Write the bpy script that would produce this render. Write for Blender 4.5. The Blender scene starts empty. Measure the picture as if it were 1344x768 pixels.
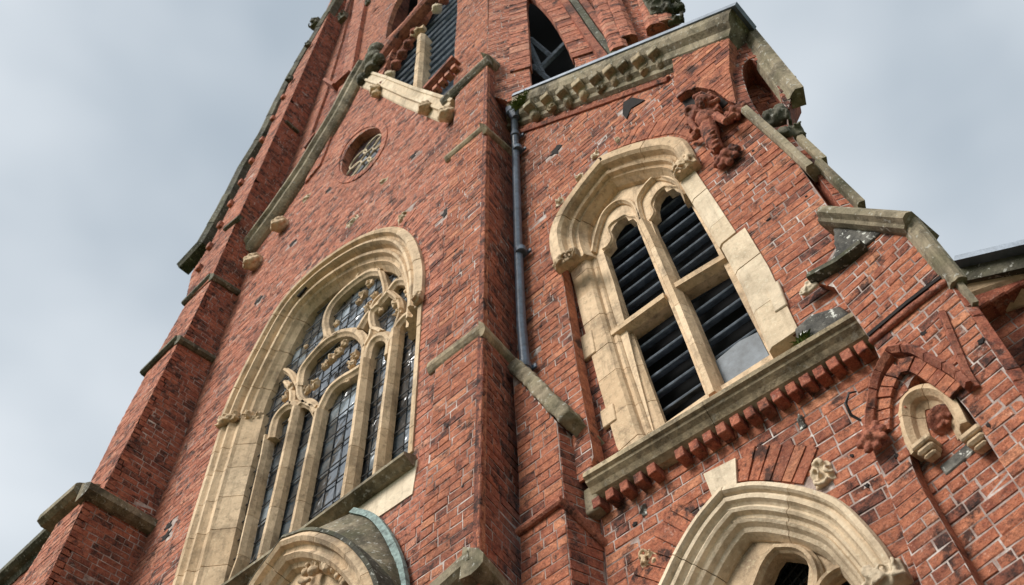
import bpy, bmesh, math, random
from mathutils import Vector, Matrix
from mathutils.geometry import tessellate_polygon
random.seed(7)
D = bpy.data
scn = bpy.context.scene
COL = scn.collection

# ------------------------------------------------------------------ camera
YAW, PITCH, ROLL, FPX = -0.68907289, 0.99781377, -0.07249333, 1245.557
fw = Vector((math.sin(YAW)*math.cos(PITCH), math.cos(YAW)*math.cos(PITCH), math.sin(PITCH)))
r0 = Vector((math.cos(YAW), -math.sin(YAW), 0)); u0 = r0.cross(fw)
RT = r0*math.cos(ROLL) + u0*math.sin(ROLL)
UP = -r0*math.sin(ROLL) + u0*math.cos(ROLL)
EYE = Vector((0, 0, 1.6))
cam = D.cameras.new('camera'); camo = D.objects.new('camera', cam); COL.objects.link(camo)
M = Matrix((RT, UP, -fw)).transposed().to_4x4(); M.translation = EYE
camo.matrix_world = M
cam.sensor_width = 36; cam.lens = FPX/1344*36
cam.clip_start = .05; cam.clip_end = 3000
cam.dof.use_dof = True; cam.dof.focus_distance = 6.6; cam.dof.aperture_fstop = 3.2
scn.camera = camo

# ------------------------------------------------------------------ sky and light
SUN_EL, SUN_AZ = math.radians(40), math.radians(198)      # azimuth clockwise from +Y
w = D.worlds.new('World'); scn.world = w; w.use_nodes = True
nt = w.node_tree; nt.nodes.clear()
def WN(t, **k):
    n = nt.nodes.new(t)
    for a, b in k.items(): setattr(n, a, b)
    return n
sky = WN('ShaderNodeTexSky', sky_type='NISHITA', sun_disc=False, sun_elevation=SUN_EL, sun_rotation=SUN_AZ)
sky.air_density = 1.2; sky.dust_density = 2.0
tc = WN('ShaderNodeTexCoord'); mp = WN('ShaderNodeMapping'); mp.inputs['Scale'].default_value = (1.3, 1.3, 2.2)
nz = WN('ShaderNodeTexNoise'); nz.inputs['Scale'].default_value = 1.35; nz.inputs['Detail'].default_value = 4; nz.inputs['Roughness'].default_value = .45
cr = WN('ShaderNodeValToRGB')
cr.color_ramp.elements[0].position = .33; cr.color_ramp.elements[0].color = (4.1, 4.75, 5.4, 1)
cr.color_ramp.elements[1].position = .62; cr.color_ramp.elements[1].color = (7.9, 8.35, 8.75, 1)
mx = WN('ShaderNodeMixRGB'); mx.inputs[0].default_value = .95
bg = WN('ShaderNodeBackground'); bg.inputs['Strength'].default_value = .084
wo = WN('ShaderNodeOutputWorld')
L = nt.links.new
L(tc.outputs['Generated'], mp.inputs[0]); L(mp.outputs[0], nz.inputs[0]); L(nz.outputs[0], cr.inputs[0])
L(sky.outputs[0], mx.inputs[1]); L(cr.outputs[0], mx.inputs[2]); L(mx.outputs[0], bg.inputs[0]); L(bg.outputs[0], wo.inputs[0])
sun = D.lights.new('sun', 'SUN'); sun.energy = 3.2; sun.angle = math.radians(24); sun.color = (1, .96, .9)
suno = D.objects.new('sun', sun); COL.objects.link(suno)
sd = Vector((math.sin(SUN_AZ)*math.cos(SUN_EL), math.cos(SUN_AZ)*math.cos(SUN_EL), math.sin(SUN_EL)))
suno.rotation_euler = sd.to_track_quat('Z', 'Y').to_euler()
scn.view_settings.view_transform = 'Standard'; scn.view_settings.look = 'None'
scn.view_settings.exposure = 0.42; scn.view_settings.gamma = 1

# ------------------------------------------------------------------ materials
class NB:
    def __init__(s, name):
        s.m = D.materials.new(name); s.m.use_nodes = True; s.t = s.m.node_tree
        s.b = s.t.nodes['Principled BSDF']; s.b.inputs['Roughness'].default_value = .9
        s.b.inputs['Specular IOR Level'].default_value = .25
    def n(s, t, **k):
        n = s.t.nodes.new(t)
        for a, b in k.items():
            if a.startswith('i_'):
                key = a[2:].replace('_', ' ')
                n.inputs[int(key) if key.isdigit() else key].default_value = b
            else: setattr(n, a, b)
        return n
    def l(s, a, b): s.t.links.new(a, b)
    def co(s): return s.n('ShaderNodeTexCoord').outputs['Object']
    def noise(s, scale, detail=4, rough=.55, co=None, off=None):
        n = s.n('ShaderNodeTexNoise', i_Scale=scale, i_Detail=detail, i_Roughness=rough)
        c = co or s.co()
        if off is not None:
            m = s.n('ShaderNodeMapping'); m.inputs[1].default_value = (off, off*1.7, off*.6); s.l(c, m.inputs[0]); c = m.outputs[0]
        s.l(c, n.inputs['Vector']); return n.outputs[0]
    def ramp(s, f, stops, mode='LINEAR'):
        r = s.n('ShaderNodeValToRGB'); e = r.color_ramp.elements; r.color_ramp.interpolation = mode
        while len(e) < len(stops): e.new(.5)
        for q, (p, c) in zip(e, stops):
            q.position = p; q.color = (*c, 1) if len(c) == 3 else c
        s.l(f, r.inputs[0]); return r.outputs[0]
    def mix(s, f, a, b, blend='MIX'):
        m = s.n('ShaderNodeMixRGB', blend_type=blend)
        for i, v in ((0, f), (1, a), (2, b)):
            if hasattr(v, 'is_linked') or hasattr(v, 'links'): s.l(v, m.inputs[i])
            elif i == 0: m.inputs[0].default_value = v
            else: m.inputs[i].default_value = (*v, 1)
        return m.outputs[0]
    def math(s, op, a, b):
        m = s.n('ShaderNodeMath', operation=op)
        for i, v in ((0, a), (1, b)):
            if hasattr(v, 'links'): s.l(v, m.inputs[i])
            else: m.inputs[i].default_value = v
        return m.outputs[0]
    def bump(s, h, dist=.01, strength=1, prev=None):
        b = s.n('ShaderNodeBump', i_Distance=dist, i_Strength=strength); s.l(h, b.inputs['Height'])
        if prev is not None: s.l(prev, b.inputs['Normal'])
        return b.outputs[0]
    def fin(s, col, nrm=None, rough=None):
        s.l(col, s.b.inputs['Base Color'])
        if nrm is not None: s.l(nrm, s.b.inputs['Normal'])
        if rough is not None:
            if hasattr(rough, 'links'): s.l(rough, s.b.inputs['Roughness'])
            else: s.b.inputs['Roughness'].default_value = rough
        return s.m
    def isl(s): return s.n('ShaderNodeNewGeometry').outputs['Random Per Island']

def brick_mat(name, dark=.075, base=((.31,.092,.052), (.50,.165,.085), (.68,.29,.155)), sooty=.45, pale=.35):
    b = NB(name); r = b.isl()
    wn = b.n('ShaderNodeTexWhiteNoise', noise_dimensions='1D'); b.l(r, wn.inputs['W'])
    r2 = wn.outputs['Value']
    col = b.ramp(r, [(0, base[0]), (.35, base[1]), (.75, base[1]), (1, base[2])])
    # mottling in each brick
    n1 = b.noise(13, 6, .72)
    col = b.mix(b.ramp(n1, [(.34, (0,0,0)), (.66, (1,1,1))]), b.mix(.6, col, (.16,.04,.028)), b.mix(.30, col, (.80,.34,.19)))
    n2 = b.noise(48, 5, .75)
    col = b.mix(b.ramp(n2, [(.50, (0,0,0)), (.64, (.75,.75,.75))]), col, b.mix(.72, col, (.06,.024,.02)))
    n3 = b.noise(70, 4, .7, off=6)
    col = b.mix(b.ramp(n3, [(.57, (0,0,0)), (.68, (.6,.6,.6))]), col, b.mix(.5, col, (.86,.50,.36)))
    # vitrified / burnt bricks
    dm = b.ramp(r2, [(0, (1,1,1)), (dark, (1,1,1)), (dark+.005, (0,0,0)), (1, (0,0,0))], 'CONSTANT')
    dk = b.mix(b.ramp(b.noise(15, 6, .78), [(.40, (0,0,0)), (.58, (1,1,1))]), (.03,.022,.022), (.30,.10,.062))
    col = b.mix(b.mix(.92, (0,0,0), dm), col, dk)
    # soot in broad patches, sooty spots two bricks wide, lime bloom
    s = b.ramp(b.noise(1.3, 5, .62, off=3), [(.50, (0,0,0)), (.72, (sooty,)*3)])
    col = b.mix(s, col, (.05,.03,.026))
    s2 = b.ramp(b.noise(6, 7, .74, off=9), [(.53, (0,0,0)), (.625, (.9,.9,.9))])
    col = b.mix(s2, col, (.035,.022,.02))
    wsp = b.ramp(b.noise(11, 7, .74, off=17), [(.60, (0,0,0)), (.68, (pale,)*3)])
    col = b.mix(wsp, col, (.68,.55,.48))
    h = b.mix(.5, b.noise(34, 6, .75), b.noise(100, 4, .7))
    nr = b.bump(h, .018, 1)
    nr = b.bump(b.noise(9, 3, .5), .03, .7, nr)
    return b.fin(col, nr, .86)
def mortar_mat():
    b = NB('lime_mortar')
    col = b.ramp(b.noise(4.5, 7, .75), [(.32, (.05,.035,.03)), (.42, (.24,.17,.145)), (.54, (.40,.32,.285)), (.68, (.70,.64,.59))])
    return b.fin(col, b.bump(b.noise(60, 4, .7), .006, .8), .95)
def stone_mat(name, a, c, dirt=(.07,.055,.04), dirty=.5, moss=0, lichen=0, scale=1, dlo=.5):
    b = NB(name)
    col = b.ramp(b.isl(), [(0, a), (1, c)])
    n = b.noise(3*scale, 6, .65)
    col = b.mix(b.ramp(n, [(.35, (0,0,0)), (.7, (.6,.6,.6))]), col, tuple(x*.62 for x in a))
    col = b.mix(b.ramp(b.noise(1.7*scale, 7, .7, off=5), [(dlo, (0,0,0)), (dlo+.2, (dirty,)*3)]), col, dirt)
    col = b.mix(b.ramp(b.noise(16*scale, 6, .75, off=2), [(.52, (0,0,0)), (.75, (dirty,)*3)]), col, dirt)
    col = b.mix(b.ramp(b.noise(40, 4, .7, off=4), [(.55, (0,0,0)), (.75, (.3,.3,.3))]), col, tuple(min(1, x*1.5) for x in c))
    st = s_ = b.n('ShaderNodeMapping'); st.inputs['Scale'].default_value = (9, 9, 1.2); b.l(b.co(), st.inputs[0])
    col = b.mix(b.ramp(b.noise(1.4, 5, .65, co=st.outputs[0]), [(.52, (0,0,0)), (.72, (dirty*.7,)*3)]), col, dirt)
    if moss: col = b.mix(b.ramp(b.noise(4, 6, .7, off=11), [(.46, (0,0,0)), (.62, (moss,)*3)]), col, (.06,.075,.02))
    if lichen: col = b.mix(b.ramp(b.noise(24, 5, .6, off=21), [(.60, (0,0,0)), (.64, (lichen,)*3)]), col, (.62,.62,.56))
    nr = b.bump(b.mix(.4, b.noise(26, 6, .7), b.noise(90, 3, .6)), .012, .75)
    nr = b.bump(b.noise(6, 3, .5), .02, .5, nr)
    return b.fin(col, nr, .88)
def plain(name, col, rough=.6, metal=0, var=.3, bump=.3, scale=8):
    b = NB(name)
    c = b.mix(b.ramp(b.noise(scale, 6, .7), [(.35, (0,0,0)), (.7, (1,1,1))]), tuple(x*(1-var) for x in col), tuple(min(1, x*(1+var)) for x in col))
    b.b.inputs['Metallic'].default_value = metal
    b.b.inputs['Specular IOR Level'].default_value = .5
    return b.fin(c, b.bump(b.noise(40, 4, .6), .004, bump), rough)
BRICK = brick_mat('red_brick')
BRICKD = brick_mat('shaded_dark_red_brick', dark=.24, base=((.25,.062,.04), (.40,.108,.064), (.54,.17,.098)), sooty=.5, pale=.3)  # darker copy: shade of side and recessed faces painted in, more burnt bricks
BRICKS = brick_mat('weathered_red_brick', dark=.085, base=((.40,.13,.08), (.59,.21,.13), (.74,.37,.25)), sooty=.35, pale=.6)
TERRA = brick_mat('carved_red_terracotta', dark=0, base=((.27,.085,.055), (.35,.11,.07), (.42,.15,.09)), sooty=.9, pale=.25)
MORT = mortar_mat()
STONE = stone_mat('buff_sandstone', (.60,.42,.255), (.82,.62,.415), dirt=(.11,.078,.05), dirty=.75)
STONEP = stone_mat('pale_sandstone', (.67,.52,.35), (.82,.69,.52), dirt=(.14,.10,.06), dirty=.5)
STONEG = stone_mat('weathered_grey_stone', (.30,.245,.165), (.44,.365,.25), dirt=(.035,.03,.02), dirty=.85, moss=.25, lichen=.4, dlo=.42)
STONEB = stone_mat('brown_buff_sill_stone', (.46,.355,.225), (.60,.48,.31), dirt=(.06,.045,.028), dirty=.85, moss=.12, lichen=.15, dlo=.46)
STONED = stone_mat('dark_mossy_stone', (.13,.12,.09), (.22,.20,.14), dirt=(.022,.021,.015), dirty=.85, moss=.28, lichen=.4, dlo=.42)
FLINT = stone_mat('lichen_flint', (.16,.15,.13), (.3,.28,.24), dirt=(.02,.02,.02), dirty=.9, lichen=1, dlo=.42)
PIPE = plain('blue_grey_paint', (.085,.115,.16), .4, 0, .45, .45, 14)
SHEET = plain('dull_grey_sheet', (.11,.13,.15), .6, 0, .5, .6, 5)
SLAT = plain('louvre_slate', (.15,.18,.22), .92, 0, .5, .6, 12)
LEAD = plain('lead_flashing', (.16,.19,.23), .5, .3, .3, .3)
COPPER = plain('copper_verdigris', (.20,.27,.25), .8, 0, .6, .8, 22)
IRON = plain('rusty_black_iron', (.02,.018,.017), .6, .2, .3, .4)
DARK = plain('painted_interior_dark', (.008,.008,.009), 1, 0, .2, .1)  # near-black for boards behind openings, painting the unlit interior
DRK2 = plain('painted_hollow_dark', (.018,.014,.013), 1, 0, .4, .5)  # near-black colour painting the dark of holes and gaps
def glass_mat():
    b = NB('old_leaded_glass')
    c = b.ramp(b.isl(), [(0, (.012,.018,.024)), (.45, (.03,.045,.06)), (.8, (.14,.18,.21)), (1, (.30,.35,.39))])  # some panes painted pale, standing in for sky reflection and dust
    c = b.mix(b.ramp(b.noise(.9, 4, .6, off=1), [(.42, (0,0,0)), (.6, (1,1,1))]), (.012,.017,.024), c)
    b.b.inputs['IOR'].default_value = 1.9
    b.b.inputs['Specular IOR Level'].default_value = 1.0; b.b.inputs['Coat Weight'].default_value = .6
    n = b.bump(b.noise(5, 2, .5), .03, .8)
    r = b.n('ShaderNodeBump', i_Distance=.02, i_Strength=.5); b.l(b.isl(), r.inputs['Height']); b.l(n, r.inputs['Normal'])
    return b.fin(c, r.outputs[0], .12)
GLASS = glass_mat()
def leaf_mat():
    b = NB('green_leaves'); c = b.ramp(b.isl(), [(0, (.04,.07,.012)), (1, (.16,.20,.04))]); return b.fin(c, None, .7)
LEAF = leaf_mat()
def ground_mat():
    b = NB('mown_grass'); c = b.ramp(b.noise(3, 8, .7), [(.3, (.035,.06,.018)), (.7, (.09,.12,.035))])
    return b.fin(c, b.bump(b.noise(50, 4), .03), .95)
def paving_mat():
    b = NB('stone_paving'); c = b.ramp(b.noise(2, 8, .7), [(.3, (.09,.085,.075)), (.7, (.17,.155,.14))])
    t = b.n('ShaderNodeTexBrick', i_Scale=1.0); t.inputs['Color1'].default_value = (1,1,1,1); t.inputs['Color2'].default_value = (.8,.8,.8,1); t.inputs['Mortar'].default_value = (.3,.3,.3,1)
    t.inputs['Mortar Size'].default_value = .01; b.l(b.co(), t.inputs[0])
    return b.fin(b.mix(1, c, t.outputs[0], 'MULTIPLY'), b.bump(b.noise(30, 4), .01), .9)

# ------------------------------------------------------------------ geometry helpers
def ray(px, py): return RT*((px-672)/FPX) - UP*((py-384)/FPX) + fw
class Pl:
    """a wall plane of the building: a point on it, its outward normal and its course direction"""
    def __init__(s, p, n, tilt=0):
        s.p = Vector(p); s.n = Vector(n).normalized()
        s.t = Vector((0,0,1)).cross(s.n).normalized()
        s.v = s.n.cross(s.t).normalized()
        if tilt:
            a = math.radians(tilt); t, v = s.t.copy(), s.v.copy()
            s.t = t*math.cos(a) + v*math.sin(a); s.v = -t*math.sin(a) + v*math.cos(a)
    def __call__(s, px, py, off=0):
        d = ray(px, py); q = s.p + s.n*off
        return EYE + d*((q-EYE).dot(s.n)/d.dot(s.n))
    def uv(s, P): return (P-s.p).dot(s.t), (P-s.p).dot(s.v)
    def at(s, u, v, off=0): return s.p + s.t*u + s.v*v + s.n*off
def Y(y, tilt=0): return Pl((0, y, 0), (0, -1, 0), tilt)
def X(x): return Pl((x, 0, 0), (1, 0, 0))
church = D.objects.new('church', None); COL.objects.link(church)
church['label'] = 'tall red brick gothic church with buff stone windows and louvred belfry'
church['category'] = 'church'
def link(name, bm, mat, parent=church, smooth=False, mods=None, label=None):
    me = D.meshes.new(name); bm.normal_update(); bm.to_mesh(me); bm.free()
    me.materials.append(mat)
    if smooth:
        for p in me.polygons: p.use_smooth = True
    o = D.objects.new(name, me); COL.objects.link(o)
    if parent is not None: o.parent = parent
    if label: o['label'] = label
    return o
def B(): return bmesh.new()
def quad(bm, *v): 
    try: return bm.faces.new([bm.verts.new(p) for p in v])
    except ValueError: return None
def prism(bm, pts, back, holes=(), side_mat=0):
    """front polygon (with holes) and its walls swept by vector `back`"""
    loops = [list(pts)] + [list(h) for h in holes]
    tri = tessellate_polygon(loops)
    flat = [p for lo in loops for p in lo]
    fv = [bm.verts.new(p) for p in flat]; bv = [bm.verts.new(p+back) for p in flat]
    for a, b_, c in tri:
        n = (flat[b_]-flat[a]).cross(flat[c]-flat[a])
        if n.dot(back) > 0: b_, c = c, b_
        try: bm.faces.new((fv[a], fv[b_], fv[c])); bm.faces.new((bv[a], bv[c], bv[b_]))
        except ValueError: pass
    k = 0
    for lo in loops:
        m = len(lo)
        for i in range(m):
            j = (i+1) % m
            try: bm.faces.new((fv[k+i], bv[k+i], bv[k+j], fv[k+j])).material_index = side_mat
            except ValueError: pass
        k += m
def recalc(bm): bmesh.ops.recalc_face_normals(bm, faces=bm.faces)
def inside(poly, u, v):
    c = False; n = len(poly); j = n-1
    for i in range(n):
        ui, vi = poly[i]; uj, vj = poly[j]
        if (vi > v) != (vj > v) and u < (uj-ui)*(v-vi)/(vj-vi)+ui: c = not c
        j = i
    return c
CH, JT = .079, .0085       # course height with its joint, joint
def brick(bm, pl, u0, u1, v0, v1, dep, rnd, j=None):
    e = .0045; a = rnd.uniform(-.002, .0035); rr = lambda s=.0022: rnd.uniform(-s, s)
    sk = rnd.uniform(-.0025, .0025)
    def ring(i, d, jit):
        return [pl.at(u0+i+rr(jit), v0+i-sk+rr(jit), d+rr(jit)), pl.at(u1-i+rr(jit), v0+i+sk+rr(jit), d+rr(jit)),
                pl.at(u1-i+rr(jit), v1-i+sk+rr(jit), d+rr(jit)), pl.at(u0+i+rr(jit), v1-i-sk+rr(jit), d+rr(jit))]
    R0 = [bm.verts.new(p) for p in ring(0, -.012, 0)]
    R1 = [bm.verts.new(p) for p in ring(0, dep+a-.003, .0018)]
    R2 = [bm.verts.new(p) for p in ring(e, dep+a, .0025)]
    for A_, B_ in ((R0, R1), (R1, R2)):
        for i in range(4):
            k = (i+1) % 4; bm.faces.new((A_[i], A_[k], B_[k], B_[i]))
    bm.faces.new(R2)
def brickwork(pl, outer, holes, mat, name='brick_facing', parent=None, seed=1, dep=.0035, cell=.006, missing=(), label=None):
    rnd = random.Random(seed); bm = B()
    o2 = [pl.uv(p) for p in outer]; h2 = [[pl.uv(p) for p in h] for h in holes]
    um, uM = min(p[0] for p in o2), max(p[0] for p in o2); vm, vM = min(p[1] for p in o2), max(p[1] for p in o2)
    mis = [(pl.uv(p), r) for p, r in missing]
    def ok(u, v):
        if not inside(o2, u, v): return False
        return not any(inside(h, u, v) for h in h2)
    cs = getattr(pl, 'cs', 1); ch = CH*cs
    k0, k1 = int(math.floor(vm/ch)), int(math.ceil(vM/ch))
    for k in range(k0, k1):
        v0, v1 = k*ch+JT/2, (k+1)*ch-JT/2
        u = um - rnd.uniform(0, .2); eng = k % 2; course = []
        while u < uM:
            ln = .112 if rnd.random() < (.6 if eng else .3) else (.225 if rnd.random() < .8 else .165)
            ln *= cs
            a, b_ = u+JT/2, u+ln-JT/2; u += ln
            n = max(1, int(round((b_-a)/cell))); st = None; run = []
            q = [ok(a+(b_-a)*t, (v0+v1)/2) for t in (0, .5, 1)]
            if all(q): run = [(a, b_)]
            elif not any(q): continue
            else:
                for i in range(n+1):
                    t = a+(b_-a)*i/n; g = ok(t, (v0+v1)/2)
                    if g and st is None: st = t
                    if (not g or i == n) and st is not None:
                        en = t if g else t-(b_-a)/n
                        if en-st > .008: run.append((st, en))
                        st = None
            course += run
        # a closer too thin to lay is part of its neighbour
        out = []
        for s_, e_ in course:
            if out and s_-out[-1][1] < JT*1.6 and (e_-s_ < .05 or out[-1][1]-out[-1][0] < .05): out[-1] = (out[-1][0], e_)
            else: out.append((s_, e_))
        for s_, e_ in out:
            c = ((s_+e_)/2, (v0+v1)/2)
            if any((c[0]-m[0])**2+(c[1]-m[1])**2 < r*r for m, r in mis): continue
            brick(bm, pl, s_, e_, v0, v1, dep, rnd)
    return link(name, bm, mat, parent, label=label)
def wall(name, pl, outer, holes=(), thick=.25, mat=None, seed=1, missing=(), label=None, bname='brick_facing', bed=None):
    """a slab of mortar with every brick of its face laid in it"""
    bm = B(); prism(bm, outer, -pl.n*thick, holes, 1); recalc(bm)
    o = link(name, bm, bed or MORT, church, label=label); o.data.materials.append(mat or BRICK)
    brickwork(pl, outer, holes, mat or BRICK, bname, o, seed, missing=missing)
    return o
def px(pl, pts, off=0): return [pl(x, y, off) for x, y in pts]
def smooth(pts, n=6, breaks=()):
    """Catmull-Rom through pixel or 3D points; indices in breaks stay sharp"""
    P = [Vector((*p, 0)) if len(p) == 2 else Vector(p) for p in pts]; out = []
    br = set(breaks) | {0, len(P)-1}
    for i in range(len(P)-1):
        a, b_ = P[i], P[i+1]
        p0 = P[i-1] if i not in br else a*2-b_
        p3 = P[i+2] if (i+1) not in br else b_*2-a
        for k in range(n):
            t = k/n
            out.append(.5*((2*a)+(b_-p0)*t+(2*p0-5*a+4*b_-p3)*t*t+(3*a-p0-3*b_+p3)*t**3))
    out.append(P[-1])
    return [(q.x, q.y) for q in out] if len(pts[0]) == 2 else out
def spx(pl, pts, off=0, n=6, breaks=()): return [pl(x, y, off) for x, y in smooth(pts, n, breaks)]
def resample(path, step):
    out = [path[0]]; acc = 0
    for a, b_ in zip(path, path[1:]):
        L_ = (b_-a).length; 
        if L_ < 1e-7: continue
        t = step-acc
        while t <= L_: out.append(a+(b_-a)*(t/L_)); t += step
        acc = L_-(t-step)
    if (out[-1]-path[-1]).length > step*.3: out.append(path[-1])
    return out
def frames(path, n, sgn):
    F = []
    for i, p in enumerate(path):
        a = path[i]-path[i-1] if i else path[1]-path[0]
        b_ = path[i+1]-path[i] if i < len(path)-1 else a
        a = a.normalized(); b_ = b_.normalized(); t = (a+b_)
        t = t.normalized() if t.length > 1e-6 else a
        s = n.cross(t).normalized()*sgn
        c = max(.45, s.dot(n.cross(a).normalized()*sgn)); F.append((p, s/c))
    return F
def sweep(bm, path, n, prof, sgn=1, cap=True, closed=False, jit=0):
    F = frames(path, n, sgn); rows = []
    for p, s in F: rows.append([bm.verts.new(p+s*t+n*(d+random.uniform(-jit, jit))) for t, d in prof])
    m = len(prof)
    for A_, B_ in zip(rows, rows[1:]):
        for i in range(m if closed else m-1):
            k = (i+1) % m
            try: bm.faces.new((A_[i], A_[k], B_[k], B_[i]))
            except ValueError: pass
    if cap:
        for r in (rows[0], rows[-1]):
            try: bm.faces.new(r)
            except ValueError: pass
def blocks(bm, path, n, prof, length, sgn=1, gap=.004, closed=True, rnd=None, jit=0):
    """the same moulding cut into separate stones"""
    rnd = rnd or random
    tot = sum((b_-a).length for a, b_ in zip(path, path[1:]))
    cuts = [0]
    while cuts[-1] < tot-length*.6: cuts.append(cuts[-1]+length*rnd.uniform(.8, 1.2))
    cuts[-1] = tot if len(cuts) > 1 else tot
    if len(cuts) < 2: cuts = [0, tot]
    def at(s):
        acc = 0
        for a, b_ in zip(path, path[1:]):
            l_ = (b_-a).length
            if s <= acc+l_ or b_ is path[-1]: return a+(b_-a)*max(0, min(1, (s-acc)/max(l_, 1e-9)))
            acc += l_
        return path[-1]
    for c0, c1 in zip(cuts, cuts[1:]):
        acc = 0; pts = [at(c0+gap/2)]
        for a, b_ in zip(path, path[1:]):
            acc += (b_-a).length
            if c0+gap < acc < c1-gap: pts.append(b_)
        pts.append(at(c1-gap/2))
        j = rnd.uniform(-jit, jit)
        sweep(bm, pts, n, [(t, d+(j if d > -.005 else 0)) for t, d in prof], sgn, True, closed)
def box(bm, c, ax, ay, az, sx, sy, sz, bev=0):
    """box centred on c with axes and full sizes"""
    v = [bm.verts.new(c+ax*(sx/2*i)+ay*(sy/2*j)+az*(sz/2*k)) for i in (-1, 1) for j in (-1, 1) for k in (-1, 1)]
    fs = [bm.faces.new([v[i] for i in f]) for f in ((0,1,3,2), (4,6,7,5), (0,4,5,1), (2,3,7,6), (0,2,6,4), (1,5,7,3))]
    if bev:
        es = list({e for f in fs for e in f.edges}); bmesh.ops.bevel(bm, geom=es, offset=bev, segments=1, affect='EDGES')
def tube(bm, path, r, seg=10, cap=True):
    rows = []; up = Vector((.3, .2, .9)).normalized()
    for i, p in enumerate(path):
        t = (path[min(i+1, len(path)-1)]-path[max(i-1, 0)]).normalized()
        a = t.cross(up).normalized(); b_ = t.cross(a).normalized(); rr = r[i] if isinstance(r, (list, tuple)) else r
        rows.append([bm.verts.new(p+(a*math.cos(2*math.pi*k/seg)+b_*math.sin(2*math.pi*k/seg))*rr) for k in range(seg)])
    for A_, B_ in zip(rows, rows[1:]):
        for k in range(seg): bm.faces.new((A_[k], A_[(k+1) % seg], B_[(k+1) % seg], B_[k]))
    if cap: bm.faces.new(rows[0]); bm.faces.new(rows[-1])
def blob(bm, c, r, sq=(1, 1, 1), axes=None, sub=2):
    m = Matrix.Diagonal((r*sq[0], r*sq[1], r*sq[2], 1))
    if axes: m = Matrix((axes[0], axes[1], axes[2])).transposed().to_4x4() @ m
    m.translation = c
    bmesh.ops.create_icosphere(bm, subdivisions=sub, radius=1, matrix=m)
TEX = D.textures.new('carving_noise', 'CLOUDS'); TEX.noise_scale = .035; TEX.noise_depth = 2
TEX2 = D.textures.new('erosion_noise', 'CLOUDS'); TEX2.noise_scale = .12; TEX2.noise_depth = 3
def carving(name, bm, mat, parent=church, voxel=.009, disp=.012, label=None):
    o = link(name, bm, mat, parent, smooth=True, label=label)
    m = o.modifiers.new('fuse', 'REMESH'); m.mode = 'VOXEL'; m.voxel_size = voxel; m.use_smooth_shade = True
    d = o.modifiers.new('chisel', 'DISPLACE'); d.texture = TEX; d.strength = disp; d.texture_coords = 'LOCAL'
    return o
def rough(o, strength=.012, sub=.05, bevel=.006):
    """worn edges for a plain stone mesh"""
    m = o.modifiers.new('fuse', 'REMESH'); m.mode = 'VOXEL'; m.voxel_size = sub; m.use_smooth_shade = True
    d = o.modifiers.new('wear', 'DISPLACE'); d.texture = TEX2; d.strength = strength; d.texture_coords = 'LOCAL'; d.mid_level = .5
    return o
def rosette(bm, c, n, t, v, r, k=7):
    blob(bm, c+n*r*.45, r*.36)
    for ring, m, q in ((.45, k-2, .3), (.78, k+1, .3)):
        for i in range(m):
            a = 2*math.pi*i/m+ring
            blob(bm, c+(t*math.cos(a)+v*math.sin(a))*r*ring+n*r*(.42-.3*ring), r*q, sub=1)
def leafcarve(bm, c, n, t, v, w_, h_, d_, seed=1, k=14):
    """undercut curling leaves on a block"""
    rnd = random.Random(seed); m = min(w_, h_)
    box(bm, c+n*d_*.15, t, v, n, w_*.84, h_*.78, d_*.5)
    for i in range(max(4, k//2)):
        cx, cy = rnd.uniform(-.36, .36)*w_, rnd.uniform(-.34, .34)*h_; a0 = rnd.uniform(0, 6.28); R_ = m*rnd.uniform(.16, .27); sg = rnd.choice((-1, 1))
        path = []; rad = []
        for q in range(8):
            a = a0+sg*q*.55; rr = R_*(1-q*.07)
            path.append(c+t*(cx+math.cos(a)*rr)+v*(cy+math.sin(a)*rr)+n*d_*(.42+.25*math.sin(q*.45))); rad.append(m*(.075-.006*q)+.002)
        tube(bm, path, rad, 7)
    for i in range(k//3): blob(bm, c+t*rnd.uniform(-.4, .4)*w_+v*rnd.uniform(-.38, .38)*h_+n*d_*rnd.uniform(.4, .62), m*rnd.uniform(.07, .12), sub=1)
def head(bm, c, n, t, v, s):
    """small weathered head corbel looking out and down"""
    blob(bm, c, s, (.8, .95, 1.05), (t, n, v)); blob(bm, c+n*s*.85-v*s*.15, s*.28)
    blob(bm, c+n*s*.6-v*s*.6, s*.42, (1.1, 1, .6), (t, n, v))
    for e in (-1, 1):
        blob(bm, c+t*e*s*.35+n*s*.72+v*s*.28, s*.22); blob(bm, c+t*e*s*.85+v*s*.1, s*.3)
        blob(bm, c+t*e*s*.55-v*s*.4+n*s*.3, s*.4)
    blob(bm, c+v*s*.75+n*s*.1, s*.7, (1.15, 1, .5), (t, n, v))
def down(p, z=0): return Vector((p.x, p.y, z))
Z = Vector((0, 0, 1)); NX = Vector((1, 0, 0)); NY = Vector((0, -1, 0))

# ------------------------------------------------------------------ ground
bm = B(); quad(bm, (-600,-600,0), (600,-600,0), (600,600,0), (-600,600,0))
g = link('ground', bm, ground_mat(), None); g['kind'] = 'structure'
bm = B(); quad(bm, (-14,-4,.004), (8,-4,.004), (8,3.0,.004), (-14,3.0,.004))
g = link('paved_path', bm, paving_mat(), None); g['kind'] = 'structure'
#@@BODY@@
# ================================================================== the walls
PL_, PP, PA, PB, PC = Y(3.26), Y(3.2), Y(3.68), Y(3.835), Y(3.82)
PB2 = Y(3.56)
# yawed plane of the right hand wing, hinged where it leaves the lower wall
_c = Y(3.60)(1140, 470)
PD = Pl(_c, (-.14, -1, 0), 2.5); PD.cs = .8
BAND = [(0,0),(0,.03),(.02,.055),(.05,.055),(.075,.03),(.1,0)]

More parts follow.
